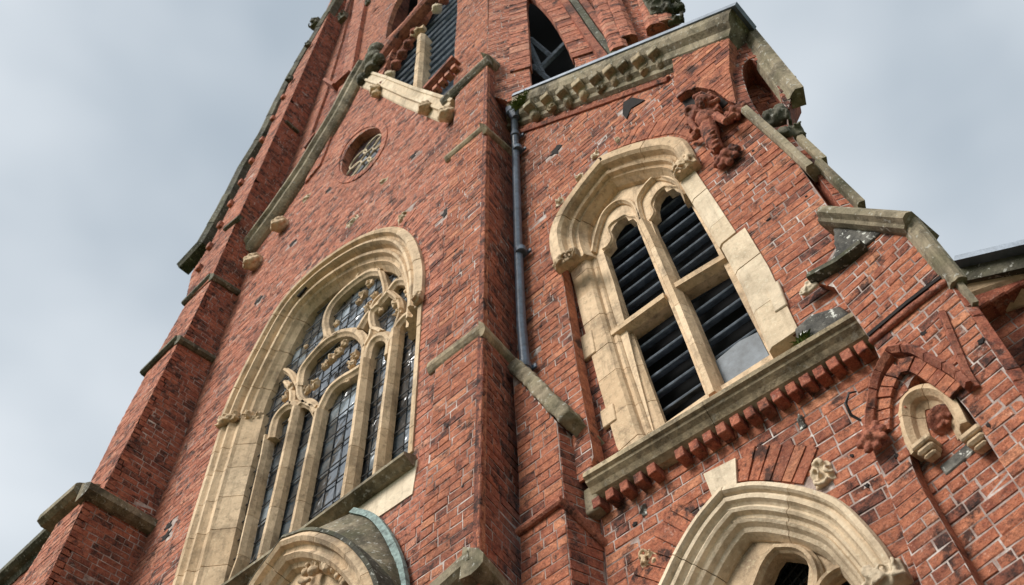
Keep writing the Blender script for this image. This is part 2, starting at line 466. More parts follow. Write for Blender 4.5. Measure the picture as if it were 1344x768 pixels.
# ---- big gabled wall with the traceried window
WIN1 = smooth([(225,790),(262,660),(293,560),(315,509),(366,413),(410,362),(455,328),(493,309),(525,305),(545,321),(555,356),(554,394)], 5, breaks=(2,))
def xz(pl, pts): return [pl(x, y) for x, y in pts]
w1 = xz(PL_, WIN1)
w1b = w1[0].copy(); w1b.z = 5.6
w1r = PL_(540, 596)
hole1 = [w1b] + w1 + [PL_(548, 500), PL_(541, 590), PL_(539, 642), PL_(420,728), PL_(330,792), PL_(295,840)]
j0 = PL_(195, 700); 
gab = [Vector((j0.x, 3.26, 0)), j0, PL_(278, 474), PL_(312, 388), PL_(328, 342), PL_(361, 283), PL_(398, 228), PL_(459, 120), PL_(480, 92), PL_(600, 152)]
e_ = PL_(612, 400); gab += [e_, Vector((e_.x, 3.26, 0))]
# round window
RW = [(475+26*0, 200)]
def ellipse(c, a, b_, ang, n=28, pl=PL_, off=0):
    out = []; A = math.radians(ang)
    for i in range(n):
        t = 2*math.pi*i/n; x, y = a*math.cos(t), b_*math.sin(t)
        out.append(pl(c[0]+x*math.cos(A)-y*math.sin(A), c[1]+x*math.sin(A)+y*math.cos(A), off))
    return out
rw_o = ellipse((474,199), 38, 21, -52); rw_i = ellipse((475,200), 38, 18, -53)
cav1 = [(385,320),(543,206),(396,384),(586,280),(462,290),(528,286),(340,395),(222,692),(219,705),(432,250)]
miss = [(PL_(x, y), .10) for x, y in cav1]
wl = wall('gable_wall', PL_, gab, [hole1, rw_i], .3, BRICKS, 11, missing=miss)

# ---- broad pier between the two windows
pedge = [(628,790),(640,79)]
pleft = [(598,128),(592,205),(580,380),(572,478),(563,600),(552,700),(546,790)]
pf = px(PP, pleft[::-1]) ; pr = px(PP, pedge)
PR = [PP(x, y) for x, y in pedge]
pier_front = [down(pf[0])] + pf + pr[::-1] + [down(pr[0])]
wall('pier_front', PP, pier_front, (), .05, BRICK, 12)
# its side runs back to the recessed wall
p0, p1 = PP(628, 790), PP(640, 79)
q0 = PA(685, 768)
sn = (Vector((q0.x, q0.y, 0))-Vector((p0.x, p0.y, 0))).normalized()
nS = Vector((-sn.y, sn.x, 0)); nS = nS if nS.x > 0 else -nS
class Skew(Pl):
    """slightly battered side wall through two edges"""
    def __init__(s, a, b_, c):
        s.p = Vector(a); n = (b_-a).cross(c-a).normalized(); n = n if n.x > 0 else -n
        s.n = n; s.t = Z.cross(n).normalized(); s.v = n.cross(s.t).normalized()
PSD = Skew(p0, p1, q0)
side = [PSD(628,790), PSD(640,79), PSD(688,120), PSD(673,155), PSD(674,300), PSD(677,400), PSD(681,520), PSD(684,740), PSD(685,790)]
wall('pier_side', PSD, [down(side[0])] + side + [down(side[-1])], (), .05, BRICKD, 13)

# ---- upper stage of the pier, above its cornice, and the belfry stage
PT = Y(3.34)
up_c = PT(640, 66)
tn = Vector((.45, -.89, 0)).normalized()
PK = Pl(up_c, tn)
LV = [(514,101),(503,112),(488,122),(520,60),(560,14),(590,-40),(606,-40),(600,60),(598,98),(588,150)]
belf_o = [PT(430,210), PT(458,60), PT(475,0), PT(488,-60), PT(640,-60), PT(640,82), PT(590,160)]
LVH = [(499,128),(513,86),(530,56),(556,20),(580,-25),(601,-40),(601,20),(598,60),(596,165),(520,170)]
wall('belfry_wall', PT, [PT(440,165), PT(452,120), PT(466,60), PT(478,0), PT(488,-70), PT(640,-70), PT(640,60), PT(642,130), PT(606,172), PT(594,150), PT(597,60), PT(600,20), PT(601,-50), PT(580,-20), PT(556,24), PT(530,60), PT(513,88), PT(497,140), PT(470,150)],
     [      px(PT, [(506,52),(509,30),(517,8),(530,-14),(552,-30),(548,6),(530,28)])], .12, BRICK, 14)
AR = smooth([(698,117),(695,90),(692,40),(690,8),(694,-2),(705,2),(722,20),(738,45),(750,70),(755,84),(752,97)], 4)
AR2 = [(795,-20),(806,-12),(812,10),(822,34),(832,58),(833,64),(822,68),(812,40),(800,0)]
wall('belfry_canted_wall', PK, [PK(640,124), PK(640,60), PK(641,-70), PK(860,-70), PK(884,10), PK(893,34), PK(891,44), PK(757,98), PK(748,101), PK(700,119), PK(684,127), PK(668,133)],
     [px(PK, AR), px(PK, AR2)], .08, BRICKS, 15)

# ---- upper wall with the louvred window
hood2 = smooth([(732,349),(726,317),(740,278),(767,240),(792,210),(828,194),(882,184),(904,191),(918,220)], 4, breaks=(4,7))
recess = [(739,364),(757,480),(776,580),(790,660),(1052,455),(1040,440),(1000,378),(960,308),(936,268),(908,224),(902,200),(882,189),(827,200),(791,214),(766,245),(741,280),(729,311),(734,340)]
hole2 = px(PA, recess)
A_o = [(690,122),(690,200),(694,400),(700,640),(768,640),(1128,425),(1124,385),(1120,370),(1116,320),(1093,280),(1040,205),(985,150),(962,128),(954,86),(954,32),(820,86)]
A3 = px(PA, [(672,138),(674,300),(677,400),(681,520),(684,640),(770,628)] + recess[2::-1] + recess[:4:-1] + [(1052,436)] + A_o[5:-1] + [(820,90)])
A3.insert(6, PA(779,600))
missA = [(PA(731,199), .085), (PA(823,143), .1), (PA(790,206), .05), (PA(738,268), .05)]
wall('belfry_stage_wall', PA, A3, (), .12, BRICK, 16, missing=missA)
# recess reveal + recessed wall
RV = Skew(PA(739,364), PA(776,580), PB(770,563))
rv = [RV(739,364), RV(757,480), RV(776,580), RV(780,600), RV(776,612), RV(771,570), RV(754,440), RV(738,366)]
R_in = [PA(739,364), PA(757,480), PA(776,580), PA(782,612)]
bm = B()
P_out = [PA(737,362), PA(755,480), PA(772,585), PA(778,625)]
rp = [p+Vector((0, .15, 0)) for p in P_out]
bm = B()
for a, b_, c, d in zip(P_out, P_out[1:], rp, rp[1:]): quad(bm, a, b_, d, c)
rl = link('recess_reveal', bm, MORT)
pls = Pl(P_out[1], (1, 0, 0)); pls = Skew(P_out[0], P_out[3], rp[1])
brickwork(pls, [P_out[0], P_out[3], rp[3], rp[0]], (), BRICKD, 'brick_facing', rl, 5)
LIT = [(757,330),(760,296),(776,262),(800,236),(850,212),(885,212),(908,238),(925,262),(1024,482),(834,608),(795,470)]
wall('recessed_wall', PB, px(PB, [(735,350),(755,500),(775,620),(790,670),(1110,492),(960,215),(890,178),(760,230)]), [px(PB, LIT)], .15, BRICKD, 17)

# ---- lower wall under the sill string
ARCH3 = smooth([(850,850),(862,800),(880,758),(897,723),(921,684),(951,648),(987,641),(1022,642),(1064,650),(1103,666),(1135,696),(1162,729),(1177,757)], 4, breaks=(5,))
h3 = px(PC, ARCH3); tail = down(PC(1195,790), 2.2); h3 = [Vector((h3[0].x, h3[0].y, 2.2))] + h3 + [tail]
cl = PC(797,768)
missC = [(PC(1083,627), .07), (PC(857,738), .06), (PC(1057,560), .04), (PC(850,673), .03)]
wall('lower_wall', PC, [down(cl)] + [cl] + px(PC, [(793,700),(786,660),(782,616),(1138,410),(1160,470),(1156,560),(1185,650),(1240,800)]) + [down(PC(1240,800))], [h3], .3, BRICK, 18, missing=missC)

# ---- small stepped buttress against the pier
bm_e = [(752,790),(731,554)]
f2 = [PB2(685,790), PB2(684,740), PB2(680,600), PB2(673,492)] + [PB2(700,520)] + px(PB2, bm_e[::-1])
wall('buttress_front', PB2, [down(f2[0])] + f2 + [down(f2[-1])], (), .1, BRICK, 19)
PS2 = Skew(PB2(752,790), PB2(731,554), PC(797,768))
s2 = [PS2(x, y) for x, y in [(752,790),(731,554),(778,600),(786,660),(793,720),(798,790)]]
wall('buttress_side', PS2, [down(s2[0])] + s2 + [down(s2[-1])], (), .1, BRICKD, 20)

# ---- right hand wing: gabled buttress with the blind niche
NI = smooth([(1300,800),(1250,708),(1205,630),(1191,585),(1186,540),(1192,508),(1205,490),(1224,497),(1252,518),(1275,545),(1300,585),(1344,655),(1400,750)], 3)
D_o = [(1220,800),(1170,655),(1142,580),(1147,520),(1160,485),(1147,453),(1095,377),(1068,370),(1110,305),(1203,303),(1400,613)]
dd = px(PD, D_o)
dd = [down(PD(1240,860))] + dd + [down(dd[-1])]
hN = px(PD, NI); hN = [down(hN[0], 2.6)] + hN + [down(hN[-1], 2.6)]
wall('niche_wall', PD, dd, [hN], .10, BRICK, 21)
PN = Pl(PD.p-PD.n*.08, PD.n, 2.5); PN.cs = .8
nn = px(PN, [(1300,860),(1190,640),(1175,540),(1200,480),(1260,500),(1310,560),(1380,690)])
wall('niche_back', PN, [down(nn[0], 2.4)] + nn + [down(nn[-1], 2.4)], (), .1, BRICK, 22)
# canted flank of the wing and the far wall
ed = [(1203,302),(1243,358),(1327,490),(1400,605)]
kd = PD(1243,358)
PW = Skew(PD(1203,302), PD(1327,490), PD(1243,358)+Vector((.55,.62,0)))
def through(a, b_, d):
    q = Pl(a, (b_-a).cross(d)); 
    if q.n.dot(EYE-q.p) < 0: q = Pl(a, -q.n)
    return q
PW = through(PD(1203,303), PD(1400,613), Vector((.9,.5,0)))
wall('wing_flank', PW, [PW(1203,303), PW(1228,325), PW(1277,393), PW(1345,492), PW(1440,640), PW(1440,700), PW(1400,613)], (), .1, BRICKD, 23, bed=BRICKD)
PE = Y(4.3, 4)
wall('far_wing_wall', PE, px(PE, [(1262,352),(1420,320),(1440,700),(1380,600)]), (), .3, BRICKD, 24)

# ---- left hand buttress: tall stages with set-offs
XL = X(j0.x)
def stage(c0, c1, junction, silhouette, seed, foot=False, dmat=BRICKD):
    """corner edge c0 (low) - c1 (high); side wall to the junction pixels (top to bottom), front out to the silhouette pixels (top to bottom)"""
    a, b_ = XL(*c0), XL(*c1)
    s = [a, b_] + [XL(*c) for c in junction]
    if foot: s = [down(a)] + s + [down(s[-1])]
    wall('buttress_flank', XL, s, (), .1, dmat, seed)
    pf_ = through(a, b_, Vector((-1, 0, 0)))
    f = [a, b_] + [pf_(*c) for c in silhouette]
    if foot: f = [down(a)] + f + [down(f[-1])]
    wall('buttress_face', pf_, f, (), .1, BRICKS, seed+40)
    return pf_
F1 = stage((46,795), (113,655), [(197,697),(165,795)], [(75,688),(8,795)], 31, True)
F2 = stage((134,646), (234,450), [(279,472),(240,578),(200,690)], [(196,484),(155,560),(108,655)], 32)
F3 = stage((237,452), (278,367), [(314,388),(278,476)], [(246,396),(222,438),(190,494)], 33)
F4 = stage((277,366), (445,-12), [(458,-12),(445,45),(418,117),(389,198),(352,284),(328,342),(313,388)], [(440,-12),(410,52),(382,104),(345,190),(306,263),(277,320),(252,358),(243,398)], 34)
F5 = stage((445,-12), (470,-75), [(490,-75),(458,-12)], [(464,-75),(440,-12)], 35)
# pilasters of the tower behind the buttress
def strip(nm, edgeL, edgeR, y, seed, mat=BRICKS, depth=.3):
    pl = Y(y); pts = px(pl, edgeL+edgeR[::-1])
    return wall(nm, pl, pts, (), depth, mat, seed)
strip('tower_pilaster', [(345,310),(360,275),(389,198),(418,117),(441,52),(455,5),(470,-60)], [(355,310),(372,270),(402,193),(428,121),(449,52),(462,0),(478,-60)], 3.36, 41)
strip('tower_pilaster', [(400,240),(418,190),(428,165),(447,110),(456,60),(465,0),(475,-60)], [(420,215),(440,165),(452,130),(462,90),(473,30),(479,0),(490,-60)], 3.22, 42)
strip('tower_wall', [(320,345),(345,284),(378,198),(407,117),(434,45),(448,-12),(480,-75)], [(470,190),(480,120),(500,60),(520,0),(530,-60),(530,-60),(540,-60)], 3.42, 43, BRICKD, .4)
# inner cores so the building is a solid body seen from anywhere
bm = B()
box(bm, Vector((-5.6, 6.6, 4.6)), NX, -NY, Z, 4.8, 4.4, 9.2)
box(bm, Vector((-1.5, 6.4, 2.6)), NX, -NY, Z, 2.6, 4.0, 5.2)
link('building_core', bm, BRICKD)
# ================================================================== stonework
def bar(bm, path, n, w_, d, cap=True, jit=0):
    sweep(bm, path, n, [(-w_,-d),(-w_,-d*.35),(-w_*.62,-d*.2),(-w_*.35,0),(w_*.35,0),(w_*.62,-d*.2),(w_,-d*.35),(w_,-d)], 1, cap, True, jit)
def slab(name, pl, pts, off, thick, mat, parent=church, wear=None, label=None):
    bm = B(); prism(bm, px(pl, pts, off), -pl.n*thick); recalc(bm)
    o = link(name, bm, mat, parent, label=label)
    if wear: rough(o, wear, .02)
    return o
def mould(name, pl, pts, off, prof, mat, length=.6, sgn=-1, gap=.004, parent=church, smooth_n=0, breaks=(), jit=.002, label=None, seed=1, step=0):
    path = spx(pl, pts, off, smooth_n, breaks) if smooth_n else px(pl, pts, off)
    bm = B(); blocks(bm, path, pl.n, prof, length, sgn, gap, True, random.Random(seed), jit)
    recalc(bm)
    return link(name, bm, mat, parent, label=label)

# ---- great traceried window
PT1 = Y(3.26+.17); PG1 = Y(3.26+.29)
tw = D.objects.new('tracery_window', None); COL.objects.link(tw); tw.parent = church; tw['label'] = 'large pointed window with flowing stone tracery under a buff hood mould'
tw.location = (0, 0, 0)
hoodp = [(-.03,-.05),(-.03,.05),(.02,.085),(.05,.075),(.065,.02),(.085,.01),(.105,.045),(.13,.045),(.145,.0),(.155,-.06),(.175,-.07),(.195,-.03),(.22,-.04),(.235,-.10),(.26,-.12),(.28,-.11),(.30,-.16),(.34,-.22),(.34,-.34),(.1,-.34)]
jambp = [(-.01,-.05),(-.01,.03),(.035,.035),(.05,.0),(.065,-.02),(.085,.01),(.11,.01),(.125,-.03),(.14,-.06),(.18,-.065),(.20,-.045),(.215,-.08),(.33,-.22),(.33,-.34),(.1,-.34)]
hoodp = [(a*1.22, d) for a, d in hoodp]; jambp = [(a*1.42, d) for a, d in jambp]
archpath = w1[10:]
bm = B(); blocks(bm, archpath, NY, hoodp, .62, -1, .010, True, random.Random(3), .003); recalc(bm); link('window_arch', bm, STONE, tw)
jl = [w1b] + w1[:11]
bm = B(); blocks(bm, [w1b, w1[0], w1[5], w1[10]], NY, jambp, .42, -1, .009, True, random.Random(4), .003); recalc(bm); link('window_jamb', bm, STONE, tw)
rj = px(PL_, [(554,394),(549,470),(545,540),(541,596)])
bm = B(); blocks(bm, rj, NY, [(-.02,-.05),(-.02,.02),(.03,.02),(.09,-.1),(.12,-.25),(.12,-.32),(.02,-.32)], .42, -1, .006, True, random.Random(5), .003); recalc(bm); link('window_jamb', bm, STONE, tw)
n_ = NY
def trac(bm, pts, w_=.045, d=.12, n=5, breaks=(), off=0): bar(bm, spx(PT1, pts, off, n, breaks), n_, w_, d)
for pts, w_ in (([(290,800),(314,735),(345,600),(350,572)], .03), ([(320,800),(341,740),(366,633),(388,534)], .06), ([(362,800),(386,693),(402,615),(418,538)], .055), ([(430,760),(452,655),(466,565),(478,472)], .06), ([(470,740),(493,632),(507,520),(518,432)], .055)):
    bm = B(); path = px(PT1, pts); blocks(bm, path, n_, [(-w_*.9,-.10),(-w_*.9,-.03),(-w_*.35,.03),(w_*.35,.03),(w_*.9,-.03),(w_*.9,-.10)], .55, 1, .005, True, random.Random(int(pts[0][0])), .001)
    recalc(bm); link('mullion', bm, STONE, tw)
bm = B()
for pts in ([(389,507),(392,488),(400,474),(421,450),(442,436),(460,433),(472,441),(476,455),(474,475)],      # ring over the middle lights
            [(416,537),(430,510),(445,496),(460,487),(471,480)],
            [(379,552),(388,534),(397,526),(406,529),(412,540)],
            [(352,575),(358,550),(370,534),(382,528),(389,534)],
            [(476,480),(481,456),(490,442),(502,438),(508,446),(506,465)],
            [(508,450),(517,429),(529,414),(544,406),(552,408)],
            [(427,441),(424,423),(430,403),(445,384),(466,366),(484,355),(498,354)],
            [(469,430),(480,412),(492,400),(508,381),(520,367),(535,367),(547,379),(551,395)],
            [(496,352),(501,368),(503,384),(494,400)], [(487,432),(484,415),(489,397),(500,385)],
            [(389,507),(391,520),(402,530),(414,533)], [(389,507),(380,490),(372,484)], [(427,441),(418,452)],
            [(427,441),(436,440),(446,434)], [(476,455),(484,440),(487,430),(498,434)],
            [(508,381),(520,392),(523,408),(517,428)], [(466,366),(474,352),(484,345)],
            [(372,500),(380,512),(380,530)], [(530,350),(522,366)], [(551,410),(549,430)]):
    trac(bm, pts, .060 if len(pts) > 4 else .040)
recalc(bm); link('tracery', bm, STONE, tw)
def crv(bm, p, s):
    leafcarve(bm, p-NY*s*.3, NY, NX, Z, s*1.7, s*2.0, s*1.3, int(abs(p.x)*997) % 99, 9)
bm.free()
for (x, y), s in (((436,471),.06),((428,480),.05),((446,462),.055),((452,452),.05),((466,468),.055),((462,478),.05),((414,505),.055),((404,512),.05),((478,387),.055),((472,396),.045),((484,404),.06),((492,388),.045),((486,372),.05),((520,398),.055),((524,410),.05),((382,510),.055),((375,522),.045),((500,408),.035),((536,384),.045),((442,425),.04),((402,455),.03),((456,500),.03)):
    bm = B(); crv(bm, PT1(x, y, -.02), s*1.25)
    carving('carved_cusp', bm, STONE, tw, .008, .008)
# cut capitals where the arch springs
P0 = w1[10]; P9 = PL_(554, 396)
for q_, (t_, d_, s) in enumerate(((.03,.06,.13),(.12,.05,.12),(.21,.01,.12),(.31,-.09,.13),(.39,-.18,.12))):
    bm = B(); leafcarve(bm, P0+NX*t_+NY*(d_-.03), NY, NX, Z, s, .15, .11, q_+3, 10); carving('carved_capital', bm, STONE, tw, .010, .02)
for q_, (t_, d_) in enumerate(((.0,.03),(.03,-.02))):
    bm = B(); leafcarve(bm, P9-NX*t_+NY*d_, NY, NX, Z, .12, .18, .12, q_+9, 10); carving('carved_capital', bm, STONE, tw, .010, .02)
# glass in its lights
bounds = [[(312,800),(330,735),(372,560),(382,528),(372,520),(345,600)], ]
bm = B()
gp = px(PG1, [(245,800),(320,580),(366,500),(425,400),(490,345),(548,352),(562,400),(556,560),(545,620),(430,800)])
g0 = min(p.z for p in gp); g1 = max(p.z for p in gp); gx0 = min(p.x for p in gp)-.1; gx1 = max(p.x for p in gp)
zz = g0
rg = random.Random(3)
gpu = [(p.x, p.z) for p in gp]
cw, ch_ = .15, .25
for i in range(int((gx1-gx0)/cw)+1):
    for k in range(int((g1-g0)/ch_)+1):
        a, c = gx0+i*cw, g0+k*ch_
        if not inside(gpu, a+cw/2, c+ch_/2): continue
        t1, t2 = rg.uniform(-.004, .004), rg.uniform(-.004, .004)
        y_ = PG1.p.y
        quad(bm, (a, y_+t1, c), (a+cw, y_-t1+t2, c), (a+cw, y_-t2, c+ch_), (a, y_+t2, c+ch_))
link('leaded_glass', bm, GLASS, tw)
bm = B()
for i in range(int((gx1-gx0)/cw)+1):
    zs = [g0+k*.1 for k in range(int((g1-g0)/.1)) if inside(gpu, gx0+i*cw, g0+k*.1)]
    if len(zs) > 2: tube(bm, [Vector((gx0+i*cw, PG1.p.y-.006, min(zs))), Vector((gx0+i*cw, PG1.p.y-.006, max(zs)))], .004, 4)
for k in range(int((g1-g0)/ch_)+1):
    xs = [gx0+i*.05 for i in range(int((gx1-gx0)/.05)) if inside(gpu, gx0+i*.05, g0+k*ch_)]
    if len(xs) > 2: tube(bm, [Vector((min(xs), PG1.p.y-.02, g0+k*ch_)), Vector((max(xs), PG1.p.y-.02, g0+k*ch_))], .007, 5)
link('saddle_bars', bm, IRON, tw)
bm = B(); c_ = (PG1(480,560)); box(bm, Vector((-5.1, 3.9, c_.z)), NX, -NY, Z, 3.6, .2, 8); link('window_backing', bm, DARK, tw)  # added board, coloured black for the darkness behind the glass
# sill
mould('window_sill', PL_, [(296,778),(312,768),(400,706),(545,600)], .02, [(-.02,-.35),(-.02,.0),(.02,.11),(.05,.11),(.07,.06),(.09,.03),(.09,-.1)], STONEG, .9, -1, parent=tw, seed=8)
slab('sill_apron', PL_, [(318,772),(548,603),(541,648),(500,676),(440,716),(370,776)], .012, .1, STONEP, tw)
bm = B(); blocks(bm, spx(PL_, [(505,300),(528,296),(545,306),(560,330),(566,365),(563,400)], 0, 4), NY, [(-.0,-.02),(-.0,.012),(.20,.012),(.20,-.02)], .08, 1, .008, True, random.Random(9), .003); recalc(bm); link('brick_relieving_arch', bm, BRICKS, tw)

# ---- round window in the gable
rwn = D.objects.new('round_window', None); COL.objects.link(rwn); rwn.parent = church
bm = B(); ro = ellipse((474,200), 41, 21, -53, 40); ro.append(ro[0])
blocks(bm, ro, NY, [(-.09,-.05),(-.09,.02),(.03,.02),(.03,-.12)], .085, -1, .008, True, random.Random(2), .003); recalc(bm); link('brick_ring', bm, BRICKS, rwn)
rr_ = ellipse((476,199), 44, 25, -53, 40)
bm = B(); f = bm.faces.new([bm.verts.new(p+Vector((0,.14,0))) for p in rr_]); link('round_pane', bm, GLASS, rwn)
bm = B(); cc = sum(rr_, Vector())/len(rr_)+Vector((0,.11,0))
for k in range(6):
    a = math.pi*k/3+.3
    tube(bm, [cc+Vector((math.cos(a)*.33+math.cos(t)*.20, 0, math.sin(a)*.33+math.sin(t)*.20)) for t in [j*.524 for j in range(13)]], .016, 6)
link('cusped_tracery', bm, STONEP, rwn)
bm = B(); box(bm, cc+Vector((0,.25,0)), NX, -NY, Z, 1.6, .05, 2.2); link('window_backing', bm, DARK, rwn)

# ---- gable copings, kneeler heads and finial
cop = [(0,-.2),(0,.02),(.0,.16),(.03,.19),(.08,.19),(.11,.13),(.16,.12),(.20,.06),(.22,.02),(.22,-.2)]
mould('gable_coping', PL_, [(323,334),(361,283),(398,228),(440,158),(463,114),(477,90)], .05, [(a*1.25,b_) for a, b_ in cop], STONEG, .75, -1, seed=4, jit=.004)
mould('gable_coping', PL_, [(477,92),(512,103),(545,116),(598,133)], .03, [(0,-.2),(0,.06),(.05,.06),(.06,.035),(.17,.035),(.18,.065),(.22,.065),(.23,.02),(.33,.0),(.35,-.02),(.35,-.2)], STONEP, .8, -1, seed=5, jit=.003, label='pale cream coping on the right slope of the gable')
for (x, y, s, m) in ((331,345,.17,STONE),(366,296,.16,STONE),(493,119,.13,STONE),(558,143,.13,STONE),(586,151,.14,STONE),(493,124,.09,STONE)):
    bm = B(); c = PL_(x, y, .10); head(bm, c, NY, NX, Z, s*.85); box(bm, c+Vector((0,.06,.1)), NX, -NY, Z, s*1.2, .2, s*1.0)
    carving('corbel_head', bm, m, church, .016, .02)
bm = B(); c = PL_(489,92,.08); k = .0021
pr_ = [(0,.15),(.10,.16),(.2,.11),(.26,.10),(.32,.19),(.44,.21),(.55,.13),(.6,.11),(.66,.17),(.76,.19),(.88,.15),(.95,.04)]
rows = []
for z_, r_ in pr_:
    rows.append([bm.verts.new(c+Vector((math.cos(a)*r_, math.sin(a)*r_, z_*1.5-.1))) for a in [2*math.pi*i/14 for i in range(14)]])
for A_, B_ in zip(rows, rows[1:]):
    for i in range(14): bm.faces.new((A_[i], A_[(i+1)%14], B_[(i+1)%14], B_[i]))
bm.faces.new(rows[0]); bm.faces.new(rows[-1])
blob(bm, c+Vector((-.25,0,-.05)), .14); blob(bm, c+Vector((.22,-.05,.05)), .13)
carving('gable_finial', bm, STONED, church, .02, .03)

# ---- pier set-offs
weath = [(-.09,-.08),(-.02,.10),(.03,.13),(.06,.13),(.10,.06),(.12,.0),(.12,-.08)]
def turned(name, plF, ptsF, plS, ptsS, mat, prof, seed=1, length=.7, off=0):
    """string course that returns round a corner: two mitred runs"""
    bm = B()
    A_ = px(plF, ptsF, off)
    blocks(bm, A_, plF.n, prof, length, -1, .004, True, random.Random(seed), .002)
    S_ = px(plS, ptsS, off)
    blocks(bm, S_, plS.n, prof, length, -1, .004, True, random.Random(seed+1), .002); recalc(bm)
    return link(name, bm, mat)
pp = [(a*1.3, d) for a, d in weath]
turned('pier_cornice', PP, [(582,134),(643,77)], PSD, [(639,77),(694,122)], STONEG, [(a*1.5, d*.55) for a, d in weath], 21)
turned('pier_string', PP, [(586,208),(636,166)], PSD, [(633,166),(675,203)], STONEB, [(a*.8, d*.32) for a, d in weath], 22)
turned('pier_string', PP, [(564,481),(633,429)], PSD, [(631,428),(684,484)], STONEB, [(a*.9, d*.25) for a, d in weath], 23)
turned('pier_set_off', PP, [(560,785),(625,727)], PSD, [(620,727),(668,782)], STONEG, [(-.10,-.08),(-.03,.04),(.03,.08),(.10,.08),(.13,.05),(.16,.0),(.16,-.08)], 24)

# ---- downpipe
bm = B()
pw_ = [PA(675,150,.09), PA(677,205,.09), PA(680,320,.09), PA(684,420,.09), PA(689,478,.09), PA(690,500,.09)]
tube(bm, pw_, .043, 16)
dp = link('downpipe', bm, PIPE, smooth=True, label='blue grey cast iron downpipe in the angle of the pier')
for q in ((676.5,178),(679.5,196),(684,330),(688.5,482)):
    bm = B(); c = PA(*q, .09); tube(bm, [c-Z*.04, c-Z*.035, c+Z*.035, c+Z*.04], [.048,.058,.058,.048], 16); box(bm, c+Vector((0,.05,0)), NX, -NY, Z, .17, .02, .05, .004)
    link('pipe_collar', bm, PIPE, dp, smooth=False)
bm = B(); c = PA(676,146,.11); box(bm, c+Z*.02, NX, -NY, Z, .19, .17, .2, .02); tube(bm, [c-Z*.22, c-Z*.08], [.045,.085], 12); link('rainwater_head', bm, PIPE, dp)

# ---- small buttress weathering, roll and angle stones
bm = B(); 
cpts = [PB2(666,482,.07), PB2(733,552,.07), PB2(733,552,.07)]
a1, a2 = PB2(664,480,.045), PB2(733,551,.045)
b1, b2 = PA(690,495,.02), PS2(787,603,.02)
b1 = a1+(b2-a2)*.9
for d_ in (0,):
    v0 = [a1, a2, b2, b1]
    nrm_ = (a2-a1).cross(b2-a2).normalized(); nrm_ = nrm_ if nrm_.z > 0 else -nrm_
    hi = [p+nrm_*.11 for p in v0]
    prism(bm, hi, -nrm_*.12); recalc(bm)
rough(link('buttress_weathering', bm, STONEG), .05, .014)
bm = B()
for pl_, a, b_ in ((PB2,(680,700),(738,657)), (PS2,(737,657),(795,716))):
    tube(bm, [pl_(*a, .015), pl_(*b_, .015)], .032, 10)
link('roll_moulding', bm, TERRA)

# ---- louvred window
lw = D.objects.new('louvred_window', None); COL.objects.link(lw); lw.parent = church; lw['label'] = 'two light pointed window with dark louvres and a stone transom'
hp2 = [(-.02,-.08),(-.02,.03),(.01,.06),(.11,.06),(.135,.03),(.15,-.03),(.175,-.045),(.195,-.02),(.215,-.035),(.225,-.08),(.245,-.09),(.265,-.075),(.28,-.11),(.31,-.16),(.32,-.22),(.1,-.22)]
H2 = [(732,349),(727,330),(727,308),(740,278),(767,240),(792,210),(828,196),(858,188),(882,184),(897,187),(907,197),(920,222)]
hpath = spx(PA, H2, 0, 4, breaks=(5,8))
bm = B(); blocks(bm, hpath, NY, [(a*.92, d) for a, d in hp2], .66, -1, .009, True, random.Random(6), .003); recalc(bm); link('window_arch', bm, STONE, lw)
jp2 = [(0,-.05),(0,.025),(.17,.025),(.195,.0),(.205,-.03),(.235,-.025),(.25,-.04),(.26,-.06),(.31,-.075),(.34,-.10),(.34,-.14),(.1,-.14)]
jx = px(PB, [(838,640),(812,588),(790,512),(768,428),(749,350)])
bm = B(); blocks(bm, jx, NY, jp2, .42, -1, .006, True, random.Random(7), .003); recalc(bm); link('window_jamb', bm, STONE, lw)
for jy_, w_ in (([(912,226),(940,268),(966,308)], .14), ([(978,302),(1008,352),(1048,436)], .20)):
  bm = B(); blocks(bm, px(PA, jy_), NY, [(-.01,-.03),(-.01,.02),(w_-.02,.02),(w_+.01,.0),(w_+.03,-.10),(w_+.03,-.26),(.05,-.26)], .42, -1, .006, True, random.Random(8), .003); recalc(bm); link('window_jamb', bm, STONEP, lw)
def rect(name, pl, x, y, w_, h_, off, mat, parent, thick=.06, ang=0):
    bm = B(); a = math.radians(ang); t = pl.t*math.cos(a)+pl.v*math.sin(a); v = -pl.t*math.sin(a)+pl.v*math.cos(a)
    box(bm, pl(x, y, off-thick/2), t, v, pl.n, w_, h_, thick, .006); return link(name, bm, mat, parent)
for x, y, w_, h_ in ((1022,392,.10,.26), (774,455,.12,.30), (801,548,.12,.18)):
    rect('quoin_stone', PA if x > 900 else PB, x, y, w_*(.9 if x > 900 else 1), h_, .03 if x > 900 else .036, STONE if x < 1000 else STONEP, lw, ang=-4 if x > 900 else 0)
PW2 = Y(3.885)
LL = [(858,566),(840,500),(822,430),(806,372),(792,331),(802,318),(800,308),(806,297),(813,288),(822,284),(825,290),(831,287),(836,292),(838,300),(870,378),(900,450),(926,518)]
LR = [(944,508),(918,444),(888,372),(862,310),(854,288),(860,282),(858,270),(860,260),(866,251),(872,247),(875,252),(884,247),(889,252),(898,254),(935,318),(975,398),(1010,466)]
outer2 = [(735,350),(760,470),(800,620),(850,640),(1060,490),(1040,430),(940,240),(905,200),(860,195),(800,220),(765,260)]
bm = B(); prism(bm, px(PW2, outer2), Vector((0,.09,0)), [px(PW2, LL), px(PW2, LR)]); recalc(bm); link('window_head', bm, STONE, lw)
bm = B()
